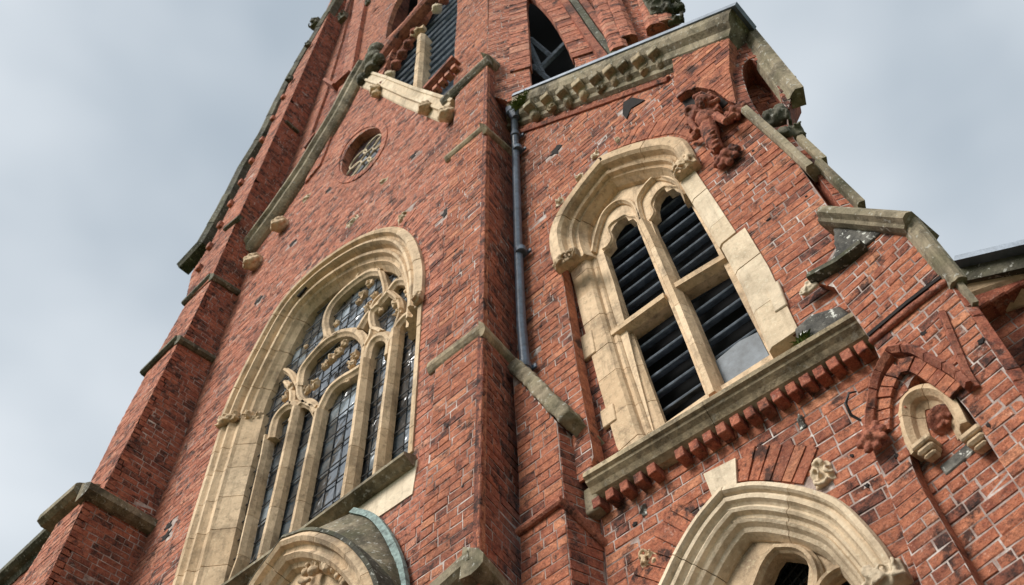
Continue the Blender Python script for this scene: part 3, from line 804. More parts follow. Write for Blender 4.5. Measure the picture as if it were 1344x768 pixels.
for pts in ([(776,330),(780,309),(789,282),(802,267),(816,261),(829,266),(837,280),(842,294)], [(842,294),(836,273),(835,260),(844,244),(857,230),(868,230),(882,234),(893,242),(900,254)]):
    bar(bm, spx(PW2, pts, .055, 4, breaks=(4,) if len(pts) == 9 else ()), NY, .028, .09)
for pts in ([(790,326),(796,322),(801,312),(797,300),(802,292),(811,286),(820,281),(826,283),(834,284),(838,292)], [(852,288),(857,278),(853,268),(858,256),(865,248),(873,243),(880,244),(890,244),(898,250)]):
    bar(bm, spx(PW2, pts, .02, 3), NY, .02, .06)
recalc(bm); link('arch_tracery', bm, STONE, lw)
bm = B(); blocks(bm, px(PW2, [(841,290),(852,312),(893,408),(936,518)], .05), NY, [(-.055,-.15),(-.055,-.06),(-.022,.02),(.022,.02),(.055,-.06),(.055,-.15)], .5, 1, .004); recalc(bm); link('mullion', bm, STONE, lw)
for a, b_ in (((800,440),(872,388)), ((882,378),(952,336))):
    bm = B(); sweep(bm, px(PW2, [a, b_], .03), NY, [(-.03,-.17),(-.05,-.06),(-.03,.01),(.03,.01),(.05,-.06),(.03,-.17)], 1, True, True); recalc(bm); link('transom', bm, STONE, lw)
def slats(ptsT, y0, name, spacing=.20, depth=.12, parent=lw, th=.018):
    bm = B(); P = px(Y(y0), ptsT); z0, z1 = min(p.z for p in P), max(p.z for p in P)
    x0, x1 = min(p.x for p in P), max(p.x for p in P); z_ = z0; poly = [(p.x, p.z) for p in P]
    ax = Vector((0, math.cos(.62), math.sin(.62)))
    up = Vector((0, -math.sin(.62), math.cos(.62)))
    while z_ < z1:
        xs = [x0+(x1-x0)*i/60 for i in range(61) if inside(poly, x0+(x1-x0)*i/60, z_)]
        if len(xs) > 1:
            a, b_ = min(xs)-.04, max(xs)+.04
            box(bm, Vector(((a+b_)/2, y0+.02, z_))+ax*depth/2, NX, ax, up, b_-a, depth, th, .003)
        z_ += spacing
    return link(name, bm, SLAT, parent)
slats([(800,600),(780,330),(800,280),(836,280),(850,300),(935,520)], 3.99, 'louvre_panel')
slats([(935,520),(850,300),(850,250),(900,240),(1020,470)], 3.99, 'louvre_panel')
bm = B(); prism(bm, px(Y(3.965), [(934,478),(946,508),(1010,468),(994,436),(970,448)]), Vector((0,.02,0))); recalc(bm)
link('metal_sheet', bm, SHEET, lw, label='pale grey metal sheet behind the lowest right hand louvres')
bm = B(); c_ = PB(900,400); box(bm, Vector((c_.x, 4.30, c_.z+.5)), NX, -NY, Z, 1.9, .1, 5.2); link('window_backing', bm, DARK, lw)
for (x, y), sc_ in (((747,344), (.30,.17,.15)), ((903,223), (.27,.17,.15))):
    bm = B(); leafcarve(bm, PA(x, y, .03), NY, NX, Z, *sc_, int(x), 18); carving('carved_label_stop', bm, STONE, lw, .01, .014)

# ---- sill string with brick dentils
SP = Y(3.82-.19)
mould('sill_string', SP, [(764,618),(900,536),(1000,476),(1140,392)], 0, [(-.04,-.24),(0,-.02),(.025,.0),(.06,0),(.075,-.025),(.09,-.03),(.115,-.06),(.15,-.085),(.175,-.13),(.175,-.26)], STONEB, .95, -1, seed=30)
for i in range(20):
    t = i/19; x = 789+(1135-789)*t; y = 664+(462-664)*t
    if i in (5,): continue
    bm = B(); c = PC(x, y, .05); box(bm, c+Z*random.uniform(-.003,.003), NX, -NY, Z, .064, .12+random.uniform(-.02,.0), .08, .004)
    bmesh.ops.rotate(bm, cent=c, matrix=Matrix.Rotation(random.uniform(-.03,.03), 3, 'Y'), verts=bm.verts)
    link('brick_dentil', bm, BRICKD if i % 3 else TERRA)
slab('flint_weathering', PA, [(1040,432),(1062,412),(1102,400),(1118,416),(1060,452),(1046,446)], .035, .1, FLINT, wear=.008)
bm = B(); c = PC(781,660,.05); box(bm, c, NX, -NY, Z, .12, .1, .22, .01); rough(link('angle_stone', bm, STONEG), .02, .012)

# ---- lower arch
la = D.objects.new('arched_window', None); COL.objects.link(la); la.parent = church; la['label'] = 'pointed lower window with deep rolled stone arch'
lap = [(-.035,-.06),(-.035,.03),(-.02,.075),(.015,.085),(.03,.06),(.04,.02),(.06,.035),(.085,.03),(.10,-.01),(.115,-.03),(.135,-.015),(.155,-.03),(.17,-.08),(.19,-.09),(.20,-.07),(.22,-.09),(.24,-.14),(.27,-.16),(.30,-.24),(.30,-.34),(0,-.34)]
ap = [down(h3[1], 3.0)] + h3[1:-1]
bm = B(); blocks(bm, ap, NY, [(a*.80, d*.62) for a, d in lap], .5, -1, .005, True, random.Random(12), .002); recalc(bm); link('window_arch', bm, STONEP, la)
PA3 = Y(3.99)
opn = [(975,900),(985,810),(1001,760),(1010,738),(1019,726),(1040,728),(1058,734),(1062,745),(1060,768),(1050,820),(1040,900)]
ring_c = [(1108+26*math.cos(a), 768+20*math.sin(a)) for a in [2*math.pi*i/20 for i in range(20)]]
bm = B(); prism(bm, px(PA3, [(840,960),(880,780),(900,700),(960,640),(1100,650),(1200,760),(1240,960)]), Vector((0,.1,0)), [px(PA3, opn), px(PA3, ring_c)]); recalc(bm); link('window_head', bm, STONE, la)
bm = B()
bar(bm, spx(PA3, [(970,900),(978,800),(992,752),(1003,730),(1016,716),(1040,716),(1056,724),(1067,740),(1070,760),(1064,800)], .06, 4, breaks=(4,)), NY, .028, .1)
bar(bm, spx(PA3, [(1066,800),(1072,770),(1085,752),(1104,742),(1125,748),(1140,765),(1150,800)], .06, 4), NY, .026, .1)
recalc(bm); link('arch_tracery', bm, STONE, la)
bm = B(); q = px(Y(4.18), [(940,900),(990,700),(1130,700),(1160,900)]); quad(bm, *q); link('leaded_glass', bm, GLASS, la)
bm = B(); Pg = Y(4.16)
for i in range(9):
    a = 990+i*13; 
    tube(bm, [Pg(a-60, 840), Pg(a+50, 700)], .006, 4); tube(bm, [Pg(a-40, 700), Pg(a+40, 840)], .006, 4)
link('lead_cames', bm, IRON, la)
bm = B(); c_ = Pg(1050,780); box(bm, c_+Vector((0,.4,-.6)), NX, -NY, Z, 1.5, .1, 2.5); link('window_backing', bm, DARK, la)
bm = B(); leafcarve(bm, PC(1170,764,.06), NY, NX, Z, .22, .14, .14, 5, 18); carving('carved_label_stop', bm, STONEP, la, .01, .012)
slab('keystone', PC, [(923,622),(965,601),(967,642),(951,649),(938,660)], .022, .1, STONEP, la, label='plain pale wedge stone above the lower arch')
VB = [(0,-.02),(0,.012),(.21,.012),(.21,-.02)]
def voussoirs(pl, pts, w0, w1_, length, parent, mat=BRICK, n=4, seed=1, breaks=(), d=.014):
    bm = B(); blocks(bm, spx(pl, pts, 0, n, breaks), pl.n, [(w0,-.02),(w0,d),(w1_,d),(w1_,-.02)], length, 1, .009, True, random.Random(seed), .003); recalc(bm)
    return link('brick_relieving_arch', bm, mat, parent)
voussoirs(PC, [(852,840),(862,798),(880,757),(897,722),(923,681)], .035, .27, .082, la, seed=3)
voussoirs(PC, [(968,642),(987,640),(1022,641),(1052,645)], .04, .27, .082, la, seed=4)
voussoirs(PA, [(800,203),(828,192),(858,184),(884,180),(903,186)], .03, .24, .085, lw, seed=6)

# ---- carved and odd stones let into the walls
def carved(pl, x, y, w_, h_, seed, mat=STONE, ang=0, name='carved_stone'):
    bm = B(); a = math.radians(ang); t = pl.t*math.cos(a)+pl.v*math.sin(a); v = -pl.t*math.sin(a)+pl.v*math.cos(a)
    leafcarve(bm, pl(x, y, -.03), pl.n, t, v, w_, h_, .10, seed, 9)
    carving(name, bm, mat, church, .008, .02)
carved(PC, 1084, 627, .15, .19, 3, STONEP); carved(PC, 857, 738, .15, .13, 4, STONE); carved(PC, 850, 674, .05, .12, 5, FLINT); carved(PC, 1056, 559, .05, .13, 6, FLINT)
carved(PA, 784, 207, .11, .16, 7, STONEP); carved(PA, 816, 188, .08, .17, 8, STONEP); carved(PA, 764, 236, .11, .11, 9, STONEP); carved(PA, 738, 269, .12, .12, 10, STONEP)
carved(PL_, 466, 293, .26, .16, 11, STONEP, 25); carved(PL_, 531, 289, .18, .3, 12, STONEP, 10); carved(PL_, 507, 240, .16, .13, 13, STONEP); carved(PL_, 405, 262, .2, .2, 14, STONEP)
# dark patches painting the shade in holes where iron and stone have weathered away
def hole_shade(pl, x, y, w_, h_, seed, ang=0):
    rnd = random.Random(seed); bm = B(); c = pl(x, y, -.012)
    pts = []
    for i in range(14):
        a = 2*math.pi*i/14; r_ = rnd.uniform(.35, 1.1)
        pts.append(c+pl.t*math.cos(a)*w_*r_+pl.v*math.sin(a)*h_*r_)
    prism(bm, [p+pl.n*.020 for p in pts], -pl.n*.03); recalc(bm)
    link('weathered_hole_shade', bm, DRK2, church)
for i, (x, y) in enumerate(cav1): hole_shade(PL_, x, y, .10, .09, i)
hole_shade(PA, 731, 199, .09, .10, 20)

rc = random.Random(77)
for pl_, pts in ((PC,((905,668),(1010,590),(1120,600),(835,690),(1140,640))), (PD,((1215,440),(1300,560),(1180,600),(1290,450))), (PA,((760,170),(960,300),(1010,290),(1060,260),(715,300),(712,430),(990,200))), (PP,((600,330),(590,560),(610,640),(585,420),(612,250)))):
    for x, y in pts: hole_shade(pl_, x, y, rc.uniform(.012,.03), rc.uniform(.01,.022), int(x))
# ================================================================== tower, cornices, right hand wing
# belfry openings
SB = Y(3.34+.22)
def slats2(pl, y0, pts, name, spacing, parent, depth=.26):
    return slats(pts, y0, name, spacing, depth, parent, .03)
bo = D.objects.new('belfry_opening', None); COL.objects.link(bo); bo.parent = church; bo['label'] = 'tall belfry opening with slate louvres and a stone shaft'
slats([(500,160),(510,80),(560,0),(610,-60),(610,60),(600,180)], 3.50, 'louvre_panel', .36, .36, bo, .05)
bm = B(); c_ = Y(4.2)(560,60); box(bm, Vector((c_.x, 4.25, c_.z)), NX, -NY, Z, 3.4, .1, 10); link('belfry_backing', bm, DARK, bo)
bm = B(); P5 = Y(3.36)
blocks(bm, px(P5, [(545,175),(548,110),(553,48)]), NY, [(-.08,-.2),(-.09,-.02),(-.045,.05),(.045,.05),(.09,-.02),(.08,-.2)], .55, 1, .01, True, random.Random(3), .006); recalc(bm); link('stone_shaft', bm, STONE, bo)
bm = B(); leafcarve(bm, P5(553,44,.0), NY, NX, Z, .30, .26, .2, 4, 16); carving('carved_capital', bm, STONE, bo, .02, .03)
HB = [(490,118),(503,88),(520,55),(545,22),(575,-14),(600,-50)]
for (w0, w1_, d0, d1, mt, ln) in ((.0,.10,.06,.12,TERRA,.5),(.10,.16,.02,.04,DRK2,2),(.16,.36,.02,.10,BRICKS,.13)):
    bm = B(); blocks(bm, spx(PT, HB, 0, 3), NY, [(-w0,-.05),(-w0,d1),(-w1_,d1),(-w1_,-.05)], ln, 1, .01, True, random.Random(1), .006); recalc(bm)
    link('arch_moulding', bm, mt, bo)
for i, (x, y) in enumerate(((505,113),(512,100),(520,86),(528,72),(536,59),(545,44),(574,12),(583,0))):
    bm = B(); c = PT(x, y, .05); head(bm, c, NY, NX, Z, .11); carving('arch_boss', bm, STONEP if i in (1,6) else TERRA, bo, .02, .02)
mould('belfry_sill', PT, [(562,122),(600,80)], .03, [(0,-.05),(0,.12),(.10,.12),(.14,.05),(.14,-.05)], TERRA, .8, -1, parent=bo)
for i in range(5):
    bm = B(); c = PT(566+8*i, 127-9*i, .05); box(bm, c, NX, -NY, Z, .09, .12, .12); link('brick_dentil', bm, BRICKS, bo)
# second opening, higher and further left
bm = B(); c_ = Y(3.9)(530,10); box(bm, c_, NX, -NY, Z, 1.4, .1, 5); link('belfry_backing', bm, DARK, bo)
mould('slanting_string', PT, [(495,86),(520,52),(548,20),(575,-10)], .12, [(0,-.1),(0,.08),(.06,.12),(.12,.08),(.16,0),(.16,-.1)], TERRA, 1.0, -1)
# canted side: arched opening
co_ = D.objects.new('canted_opening', None); COL.objects.link(co_); co_.parent = church; co_['label'] = 'open brick arch on the canted belfry side with iron braces inside'
ap_ = [PK(x, y) for x, y in AR[4:-6]]
bm = B(); blocks(bm, ap_, PK.n, [(-.26,-.05),(-.26,.03),(0.02,.03),(0.02,-.08)], .13, -1, .012, True, random.Random(2), .005) ; recalc(bm); link('brick_arch', bm, BRICKS, co_)
for o_, w_, mt in ((.30,.10,TERRA),(.42,.09,STONED),(.53,.10,TERRA)):
    bm = B(); hp_ = spx(PK, [(697,-34),(712,-22),(730,-2),(752,30),(770,58),(795,92)], 0, 4)
    blocks(bm, hp_, PK.n, [(-o_+.3,-.05),(-o_+.3,.10),(-o_+.3-w_,.10),(-o_+.3-w_,-.05)], .7, -1, .01, True, random.Random(4), .004); recalc(bm); link('hood_mould', bm, mt, co_)
bm = B(); c_ = PK(750,40,-.7); box(bm, c_, PK.t, PK.n, Z, 2.6, .1, 8); link('belfry_backing', bm, DARK, co_)
bm = B()
for a, b_ in (((696,52),(724,76)), ((704,96),(752,48)), ((700,88),(722,108)), ((695,60),(712,98)), ((800,14),(832,50))):
    tube(bm, [PK(*a, -.35), PK(*b_, -.35)], .05, 6)
link('iron_brace', bm, SLAT, co_)
bm = B()
for k, (a, b_) in enumerate((((776,-30),(815,75)), ((790,-30),(826,60)), ((838,-30),(862,45)), ((852,-30),(874,40)))):
    blocks(bm, px(PK, [a, b_]), PK.n, [(-.12,-.02),(-.12,.1),(-.06,.14),(.06,.14),(.12,.1),(.12,-.02)], .12, 1, .01, True, random.Random(k), .004)
recalc(bm); link('brick_shaft', bm, BRICKS)
bm = B(); leafcarve(bm, PK(864,12,.08), PK.n, PK.t, PK.v, .35, .9, .2, 3, 16); carving('carved_foliage', bm, STONED, church, .025, .03)
for (x, y, s_) in ((884,16,.22),(880,2,.2),(887,30,.16)):
    bm = B(); leafcarve(bm, PK(x, y, .05), PK.n, PK.t, PK.v, s_*1.6, s_, s_, int(y), 8); carving('crocket', bm, STONED, church, .02, .03)

# parapet cornice of the belfry stage with lead edge
CN = Y(3.68-.20)
cpath = [(672,128),(820,70),(964,10)]
mould('parapet_cornice', CN, cpath, 0, [(-.02,-.3),(-.02,.02),(.10,.02),(.16,-.01),(.20,-.07),(.28,-.09),(.31,-.14),(.36,-.15),(.38,-.19),(.38,-.3)], STONEG, 1.5, -1, seed=3)
mould('lead_capping', CN, [(672,128),(966,9)], .02, [(-.05,-.3),(-.05,.02),(-.005,.02),(-.005,-.3)], LEAD, 9, -1)
for i, (x, y) in enumerate(((703,152),(726,142),(747,134),(768,125),(791,116),(810,107),(828,100),(848,93),(869,84))):
    bm = B(); c = PA(x, y, .06)
    r_ = random.Random(i)
    box(bm, c+Z*.09+NY*.04, NX, -NY, Z, .125, .24, .12, .01); box(bm, c+Z*.0+NY*.0, NX, -NY, Z, .10, .14, .10, .02)
    if i % 3 != 1:
        blob(bm, c-Z*.03, .065, (1,1.2,1)); blob(bm, c-Z*.02+NY*.05, .03); blob(bm, c-Z*.06+NY*.04, .025)
        for e in (-1, 1): blob(bm, c+NX*e*.045-Z*.01, .03)
    else: leafcarve(bm, c-Z*.03, NY, NX, Z, .14, .13, .10, i, 9)
    carving('corbel', bm, STONEB if i % 2 else STONEG, church, .007, .010)
mould('cornice_string', PA, [(680,174),(881,102)], 0, [(0,-.02),(0,.03),(.03,.05),(.07,.03),(.07,-.02)], TERRA, 1.2, -1)
# corner squinch carried on a carved winged figure
PQ = Y(3.68-.09)
sq = [(882,68),(957,36),(957,92),(966,136),(956,132),(937,118),(916,114),(902,118),(887,127)]
wall('corner_squinch', PQ, px(PQ, sq), (), .12, BRICK, 51, bed=BRICK)
bm = B(); prism(bm, px(PA, [(889,124),(905,116),(937,117),(958,132),(940,150),(925,168),(912,160)], .012), NY*-.02); recalc(bm); link('squinch_painted_shadow', bm, DRK2)  # flat dark patch, the shadow under the squinch painted on the wall
def S(x, y, o=.08): return PA(x, y, o)
bm = B(); ax_ = (NX, NY, Z)
blob(bm, S(928,158,.09), .12, (.85,.8,1.25), ax_)                                   # chest
blob(bm, S(921,133,.15), .062, (1,1,1.15), ax_)                                   # head with brow, nose, chin
blob(bm, S(920,135,.215), .02); blob(bm, S(921,139,.19), .028); blob(bm, S(917,129,.195), .022); blob(bm, S(925,130,.195), .022)
for e_2 in range(7): blob(bm, S(912+e_2*3, 123+abs(e_2-3)*1.5, .12), .028, sub=1)    # hair
for k, (dx, dy) in enumerate(((-13,2),(-17,10),(-18,19),(-15,28),(14,0),(20,6),(24,14))):
    a = S(924+dx*.5, 145+dy*.5, .08); b_ = S(924+dx*1.25, 140+dy*1.25, .03)
    tube(bm, [a, a.lerp(b_, .5)+NY*.02, b_], [.028,.030,.010], 7)                      # wing feathers
tube(bm, [S(912,148,.11), S(906,160,.16), S(915,172,.15)], [.035,.028,.022], 8)
tube(bm, [S(940,152,.11), S(953,160,.15), S(964,150,.12)], [.04,.032,.026], 8)
tube(bm, [S(930,168,.09), S(936,186,.10), S(944,198,.07)], [.085,.06,.045], 9)
tube(bm, [S(922,170,.08), S(912,180,.09), S(905,184,.04)], [.05,.035,.02], 8)
for k in range(4): blob(bm, S(934+k*2.2, 174+k*6, .155-.012*k), .024, (2,.7,.6), ax_, 1)   # folds
leafcarve(bm, S(926,150,.04), NY, NX, Z, .34, .34, .12, 12, 16); leafcarve(bm, S(940,192,.03), NY, NX, Z, .14, .2, .08, 13, 8)
carving('figure_corbel', bm, TERRA, church, .006, .008, label='carved red terracotta figure tangled in foliage under the corner')
for (x, y, rr) in ((955,208,.125),(966,150,.115)):
    bm = B(); rosette(bm, S(x, y, .03), (NY+NX*.2-Z*.35).normalized(), NX, Z, rr); carving('carved_ball_flower', bm, TERRA, church, .009, .008)
bm = B(); prism(bm, px(PA, [(818,134),(830,128),(846,131),(838,136),(828,142),(822,156),(817,150)], .015), NY*-.03); recalc(bm); link('weathered_hole_shade', bm, DRK2)  # flat dark patch painting the shade of a hole

# canted corner face
PKC = Pl(PA(960,86), (.42,-.91,0))
nich = smooth([(1014,168),(998,152),(984,128),(975,100),(976,85),(984,78),(994,81),(1005,88),(1015,103),(1024,124),(1032,150),(1033,166)], 3)
kpts = smooth([(1046,112),(1038,130),(1034,150),(1037,170),(1048,190),(1066,205),(1090,228),(1112,250),(1134,276)], 3)
wall('canted_corner_wall', PKC, px(PKC, [(957,22)]+kpts+[(1110,280),(1066,222),(985,152),(966,136),(957,92)]), [px(PKC, nich)], .25, BRICKD, 52)  # shade of this face painted by the darker brick
bm = B(); prism(bm, px(PKC, [(960,70),(1045,100),(1045,180),(980,180)], -.26), -PKC.n*.02); recalc(bm); rl_ = link('niche_backing', bm, MORT)
brickwork(Pl(PKC.p-PKC.n*.25, PKC.n), px(PKC, [(964,70),(1040,100),(1036,170),(985,170)], -.25), (), BRICK, 'brick_facing', rl_, 3)
mould('corner_cornice', PKC, [(963,8),(1052,118)], .05, [(-.02,-.14),(-.02,.02),(.05,.02),(.08,-.01),(.10,-.04),(.13,-.05),(.14,-.14)], STONEG, 1.2, -1, seed=5)
mould('weathered_coping', PA, [(979,142),(1030,186),(1066,219)], .06, [(-.02,-.12),(-.02,.02),(.03,.03),(.05,.0),(.05,-.12)], STONEG, .9, -1, seed=6)
bm = B(); leafcarve(bm, PKC(1020,166,-.08), PKC.n, PKC.t, PKC.v, .24, .22, .2, 6, 18); leafcarve(bm, PKC(1036,182,-.05), PKC.n, PKC.t, PKC.v, .26, .2, .16, 7, 14)
carving('crouching_grotesque', bm, STONED, church, .016, .03, label='grey weathered carved beast in the niche at the roof corner')
mould('corner_coping', PKC, [(1050,180),(1082,210)], .04, [(-.02,-.12),(-.02,.02),(.02,.02),(.03,.0),(.03,-.12)], STONEG, .8, -1)
mould('corner_coping', PKC, [(1074,212),(1132,268)], .05, [(-.02,-.12),(-.02,.02),(.02,.02),(.03,.0),(.03,-.12)], STONEG, .8, -1)

# right wing: coping, string, blind arch and niche
wc = [(-.03,-.2),(-.03,.05),(.0,.08),(.035,.08),(.055,.045),(.075,.035),(.085,.0),(.085,-.2)]
mould('wing_coping', PD, [(1086,281),(1201,290)], .03, wc, STONEG, .55, -1, seed=8)
mould('wing_coping', PW, [(1199,290),(1264,371)], .02, [(a*.75, d*.5) for a, d in wc], STONEG, .5, -1, seed=9)
slab('flint_weathering', PD, [(1092,297),(1158,302),(1108,345),(1068,372),(1095,330)], .02, .1, FLINT, wear=.02)
mould('angled_ledge', PD, [(1062,362),(1100,342),(1132,318)], .04, [(-.01,-.05),(-.01,.02),(.035,.03),(.05,-.01),(.05,-.05)], STONED, .5, -1)
bm = B(); leafcarve(bm, PD(1064,378,.0), PD.n, PD.t, PD.v, .13, .10, .05, 5, 8); carving('eroded_stone', bm, STONEP, church, .008, .014)
SD = [(1138,440),(1190,396),(1243,356)]
mould('painted_gap_shade', PD, SD, .012, [(-.008,-.05),(-.008,.004),(.014,.004),(.014,-.05)], DRK2, 5, -1)  # proud dark strip painting the shade of a gap above the roll
bm = B(); pt_ = px(PD, [(1142,450),(1194,406),(1246,367)], .012); tube(bm, resample(pt_, .1), .022, 8); rough(link('roll_moulding', bm, TERRA), .01, .008)
mould('wing_string', PW, [(1246,356),(1282,400)], .01, [(-.01,-.05),(-.01,.02),(.02,.02),(.025,-.05)], STONEG, 2, -1)
na = D.objects.new('blind_arch', None); COL.objects.link(na); na.parent = church; na['label'] = 'red brick hooded niche with small trefoil stone arch and terracotta flower'
outer_ring = [(1143,568),(1148,520),(1158,487),(1174,460),(1205,458),(1235,474),(1262,488),(1284,508)]
bm = B(); blocks(bm, spx(PD, outer_ring, 0, 4, breaks=(3,)), PD.n, [(0,-.03),(0,.055),(.018,.07),(.045,.045),(.045,-.03)], .115, -1, .007, True, random.Random(3), .004); recalc(bm); link('hood_mould', bm, TERRA, na)
inner_ring = [(1160,570),(1162,530),(1172,500),(1184,482),(1206,480),(1234,496),(1262,516)]
bm = B(); blocks(bm, spx(PD, inner_ring, 0, 4, breaks=(3,)), PD.n, [(-.03,-.03),(-.03,.03),(.05,.03),(.055,-.09),(.02,-.09)], .072, -1, .008, True, random.Random(4), .005); recalc(bm); link('brick_arch', bm, BRICK, na)
stn = [(1207,602),(1196,580),(1190,556),(1190,536),(1200,521),(1218,513),(1238,514),(1254,524),(1266,542),(1276,562)]
bm = B(); blocks(bm, spx(PN, stn, .03, 4), PN.n, [(-.01,-.05),(-.01,.05),(.02,.06),(.045,.03),(.055,.0),(.09,-.02),(.09,-.06)], .22, -1, .004, True, random.Random(5), .002); recalc(bm); link('stone_arch', bm, STONE, na)
for (x, y) in ((1217,588),(1282,576)):
    bm = B(); c = PN(x, y, .05); box(bm, c+PN.v*.01, PN.t, PN.v, PN.n, .105, .035, .11, .008); box(bm, c-PN.v*.027, PN.t, PN.v, PN.n, .09, .034, .09, .012); box(bm, c-PN.v*.058, PN.t, PN.v, PN.n, .065, .026, .06, .01)
    link('stone_corbel', bm, STONE, na)
bm = B(); tube(bm, [PN(1239,551,-.01), PN(1239,551,.035), PN(1239,551,.04)], [.075,.075,.06], 20)
rosette(bm, PN(1239,551,.03), PN.n, PN.t, PN.v, .05, 5); carving('terracotta_flower', bm, TERRA, na, .006, .004)
bm = B(); rosette(bm, PD(1146,574,.05), (PD.n-Z*.4).normalized(), PD.t, PD.v, .085); carving('carved_label_stop', bm, TERRA, na, .008, .012)
bm = B(); tube(bm, [PD(1130,552,.02), PD(1117,545,.07), PD(1110,530,.08), PD(1114,516,.07), PD(1124,514,.03)], [.007,.009,.009,.007,.004], 8); link('iron_hook', bm, IRON, church, True)
mould('brick_roll', PD, [(1238,412),(1254,450),(1272,492),(1284,512)], .0, [(-.02,-.02),(-.02,.02),(0,.035),(.02,.02),(.02,-.02)], TERRA, .16, -1)
rect('grey_brick', PN, 1258, 604, .17, .065, .012, FLINT, church, .03, 2.5)
# far wing: slate edge, board, cornice, dentils
mould('slate_eaves', PE, [(1255,343),(1345,322),(1420,304)], .26, [(-.02,-.4),(-.02,.03),(.02,.03),(.02,-.4)], LEAD, 3, -1)
mould('eaves_board', PE, [(1258,348),(1345,327),(1420,309)], .22, [(0,-.4),(0,.0),(.13,-.01),(.13,-.4)], STONED, 1.2, -1)
mould('wing_cornice', PE, [(1262,378),(1345,349),(1420,325)], .14, [(0,-.3),(0,.02),(.03,.04),(.08,.02),(.13,-.04),(.17,-.12),(.17,-.3)], STONE, 1.0, -1)
for i in range(5):
    bm = B(); c = PE(1292+i*20, 404-i*11, .06); box(bm, c, NX, -NY, Z, .11, .16, .12, .01); link('brick_dentil', bm, BRICKD)

# left buttress: set-off stones
def setoff(F, ptsF, ptsS, prof, seed, mat=STONED):
    bm = B(); blocks(bm, px(F, ptsF), F.n, prof, .9, -1, .004, True, random.Random(seed), .003)
    blocks(bm, px(XL, ptsS), XL.n, prof, .9, -1, .004, True, random.Random(seed+1), .003); recalc(bm)
    return link('buttress_set_off', bm, mat)
so = [(-.16,-.12),(-.03,.10),(.0,.13),(.09,.13),(.13,.06),(.13,-.1)]
setoff(F1, [(66,684),(114,642)], [(110,641),(200,692)], so, 1, STONEG)
setoff(F2, [(190,490),(236,444)], [(233,444),(281,472)], [(a*.7, d*.55) for a, d in so], 3)
setoff(F3, [(243,399),(279,362)], [(277,362),(315,386)], [(a*.7, d*.5) for a, d in so], 5)
mould('buttress_string', XL, [(374,160),(391,175)], .0, [(-.05,-.02),(-.02,.06),(.04,.06),(.06,-.02)], STONED, 2, -1)
mould('buttress_string', F4, [(297,302),(316,286)], .0, [(-.05,-.02),(-.02,.06),(.04,.06),(.06,-.02)], STONED, 2, -1)
mould('buttress_coping', F4, [(236,349),(263,320),(289,275),(315,222),(343,177),(379,102),(410,50),(443,-6)], .02, [(-.04,-.2),(-.04,.06),(.03,.07),(.07,.04),(.12,.01),(.12,-.2)], STONED, 1.2, -1, seed=7, jit=.01)
for i in range(9):
    t = i/8; x = 262+(372-262)*t; y = 352+(128-352)*t
    bm = B(); c = F4(x, y, .03); box(bm, c, NX, -NY, Z, .09, .10, .16, .01); link('brick_dentil', bm, BRICKS)
for (x, y, s_) in ((416,33,.22),(406,60,.12),(382,105,.12),(452,25,.2),(484,5,.12)):
    bm = B(); leafcarve(bm, F4(x, y, .05) if x < 430 else Y(3.2)(x, y, .05), NY, NX, Z, s_*1.5, s_*2.4, s_*1.4, int(x), 10); carving('crocket', bm, STONED, church, .025, .04)
for a, b_ in (((443,110),(460,95)), ((402,196),(414,178)), ((428,105),(440,112))):
    mould('pilaster_string', Y(3.16), [a, b_], 0, [(-.04,-.1),(-.02,.06),(.05,.06),(.08,-.1)], TERRA, 2, -1)
# low parapet beyond the left buttress
PLW = Y(F1.p.y+.4)
mould('parapet_coping', PLW, [(-60,815),(0,757),(80,682)], .12, [(-.05,-.3),(-.02,.06),(.08,.06),(.12,.0),(.14,-.06),(.20,-.1),(.20,-.3)], STONED, 1.2, -1)
wall('parapet_wall', PLW, px(PLW, [(-60,830),(0,775),(75,700),(80,900),(-60,1000)]), (), .3, BRICKD, 61)

# gabled canopy below the great window
cn = D.objects.new('stone_canopy', None); COL.objects.link(cn); cn.parent = church; cn['label'] = 'arched stone canopy with curved mossy roof and green copper flashing'
PF = Y(2.95)
front = smooth([(322,800),(335,768),(375,712),(410,703),(450,715),(480,745),(494,775),(500,810)], 4, breaks=(2,))
backp = smooth([(400,800),(420,740),(464,672),(490,680),(510,704),(525,738),(531,768),(534,800)], 4, breaks=(2,))
bm = B(); fr = px(PF, front); bk = px(PP, backp)
vf = [bm.verts.new(p) for p in fr]; vm = [bm.verts.new(p.lerp(q, .5)+Z*.0) for p, q in zip(fr, bk)]; vb = [bm.verts.new(p) for p in bk]
for A_, B_ in ((vf, vm), (vm, vb)):
    for i in range(len(A_)-1): bm.faces.new((A_[i], A_[i+1], B_[i+1], B_[i]))
o = link('canopy_roof', bm, STONEG, cn, True); so_ = o.modifiers.new('t', 'SOLIDIFY'); so_.thickness = .05
bm = B(); blocks(bm, fr, NY, [(-.02,-.06),(-.02,.03),(.03,.06),(.06,.04),(.07,.0),(.10,-.01),(.13,.01),(.16,-.02),(.17,-.06),(.20,-.08),(.22,-.14),(.05,-.14)], .34, -1, .005, True, random.Random(6), .002); recalc(bm); link('canopy_arch', bm, STONE, cn)
bm = B(); blocks(bm, fr, NY, [(-.05,-.14),(-.05,.035),(-.02,.045),(-.018,-.14)], .34, -1, .005, True, random.Random(6), .002); recalc(bm); link('canopy_rim', bm, STONED, cn)
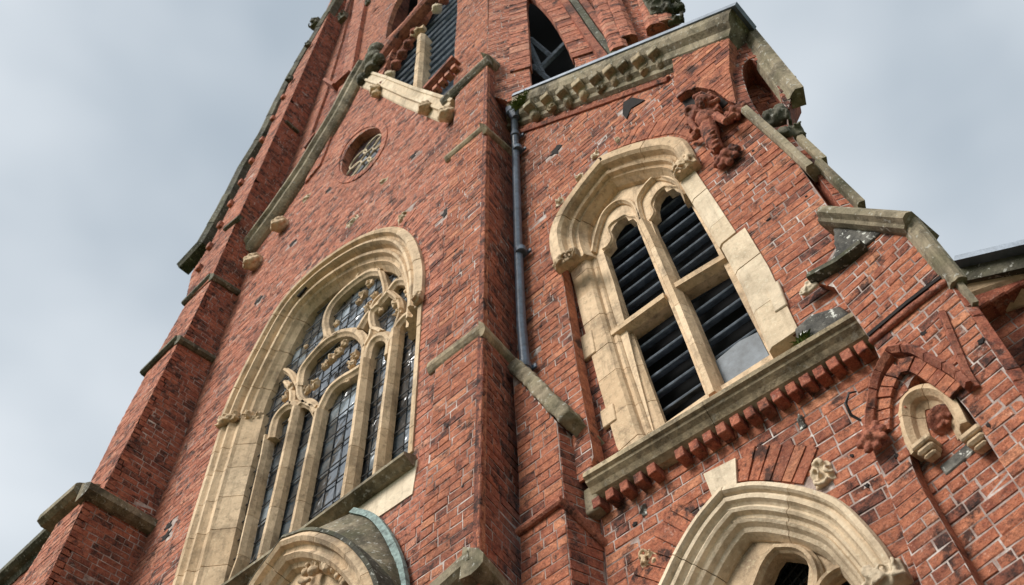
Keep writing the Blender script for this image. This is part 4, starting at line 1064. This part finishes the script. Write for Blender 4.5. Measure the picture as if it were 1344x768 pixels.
bm = B(); blocks(bm, bk[8:], NY, [(-.03,-.02),(-.03,.02),(.02,.035),(.03,-.02)], .3, -1, .003, True, random.Random(7), .002); recalc(bm); link('copper_flashing', bm, COPPER, cn)
bm = B(); PI_ = Y(3.03)
for i in range(26):
    r_ = random.Random(i); t = i/25; x = 395+70*t; y = 768-30*math.sin(math.pi*min(1, t+.1)); blob(bm, PI_(x+r_.uniform(-5,5), y+r_.uniform(-6,10), r_.uniform(0,.04)), r_.uniform(.02,.045), sub=1)
carving('carved_foliage', bm, STONE, cn, .009, .012)
bm = B(); prism(bm, px(Y(3.08), [(340,800),(380,725),(440,725),(485,775),(490,810)]), Vector((0,.03,0))); recalc(bm); link('canopy_tympanum', bm, STONE, cn)

# ================================================================== plants
def tuft(name, label, c, n, s, seed, nrm=NY, cat='plant', droop=.3, spread=1):
    rnd = random.Random(seed); bm = B()
    for i in range(n):
        a = rnd.uniform(0, 2*math.pi); l_ = s*rnd.uniform(.5, 1.1); d_ = Vector((math.cos(a)*.6, -abs(math.sin(a))*.6, rnd.uniform(.1, 1))).normalized()
        b0 = c+Vector((rnd.uniform(-.4,.4), rnd.uniform(-.15,.15), rnd.uniform(-.12,.12)))*s*spread; w_ = s*rnd.uniform(.04, .09); sd_ = d_.cross(Z).normalized()*w_
        m_ = b0+d_*l_*.55; e_2 = b0+d_*l_-Z*l_*droop
        vs = [bm.verts.new(p) for p in (b0-sd_*.4, b0+sd_*.4, m_+sd_, m_-sd_, e_2)]
        bm.faces.new((vs[0], vs[1], vs[2], vs[3])); bm.faces.new((vs[3], vs[2], vs[4]))
    o = link(name, bm, LEAF, None); o['label'] = label; o['category'] = cat
tuft('grass_tuft', 'small green grass tuft on the sill string below the louvred window', SP(1058,452,-.02)+Z*.02, 46, .085, 1)
tuft('gutter_fern', 'mossy green plant growing in the gutter above the downpipe', CN(684,134,.0), 420, .075, 2, spread=4.2)
tuft('ledge_weed', 'tiny green weed on the ledge by the left end of the gable coping', XL(338,312,.1), 120, .12, 3, spread=2.5)
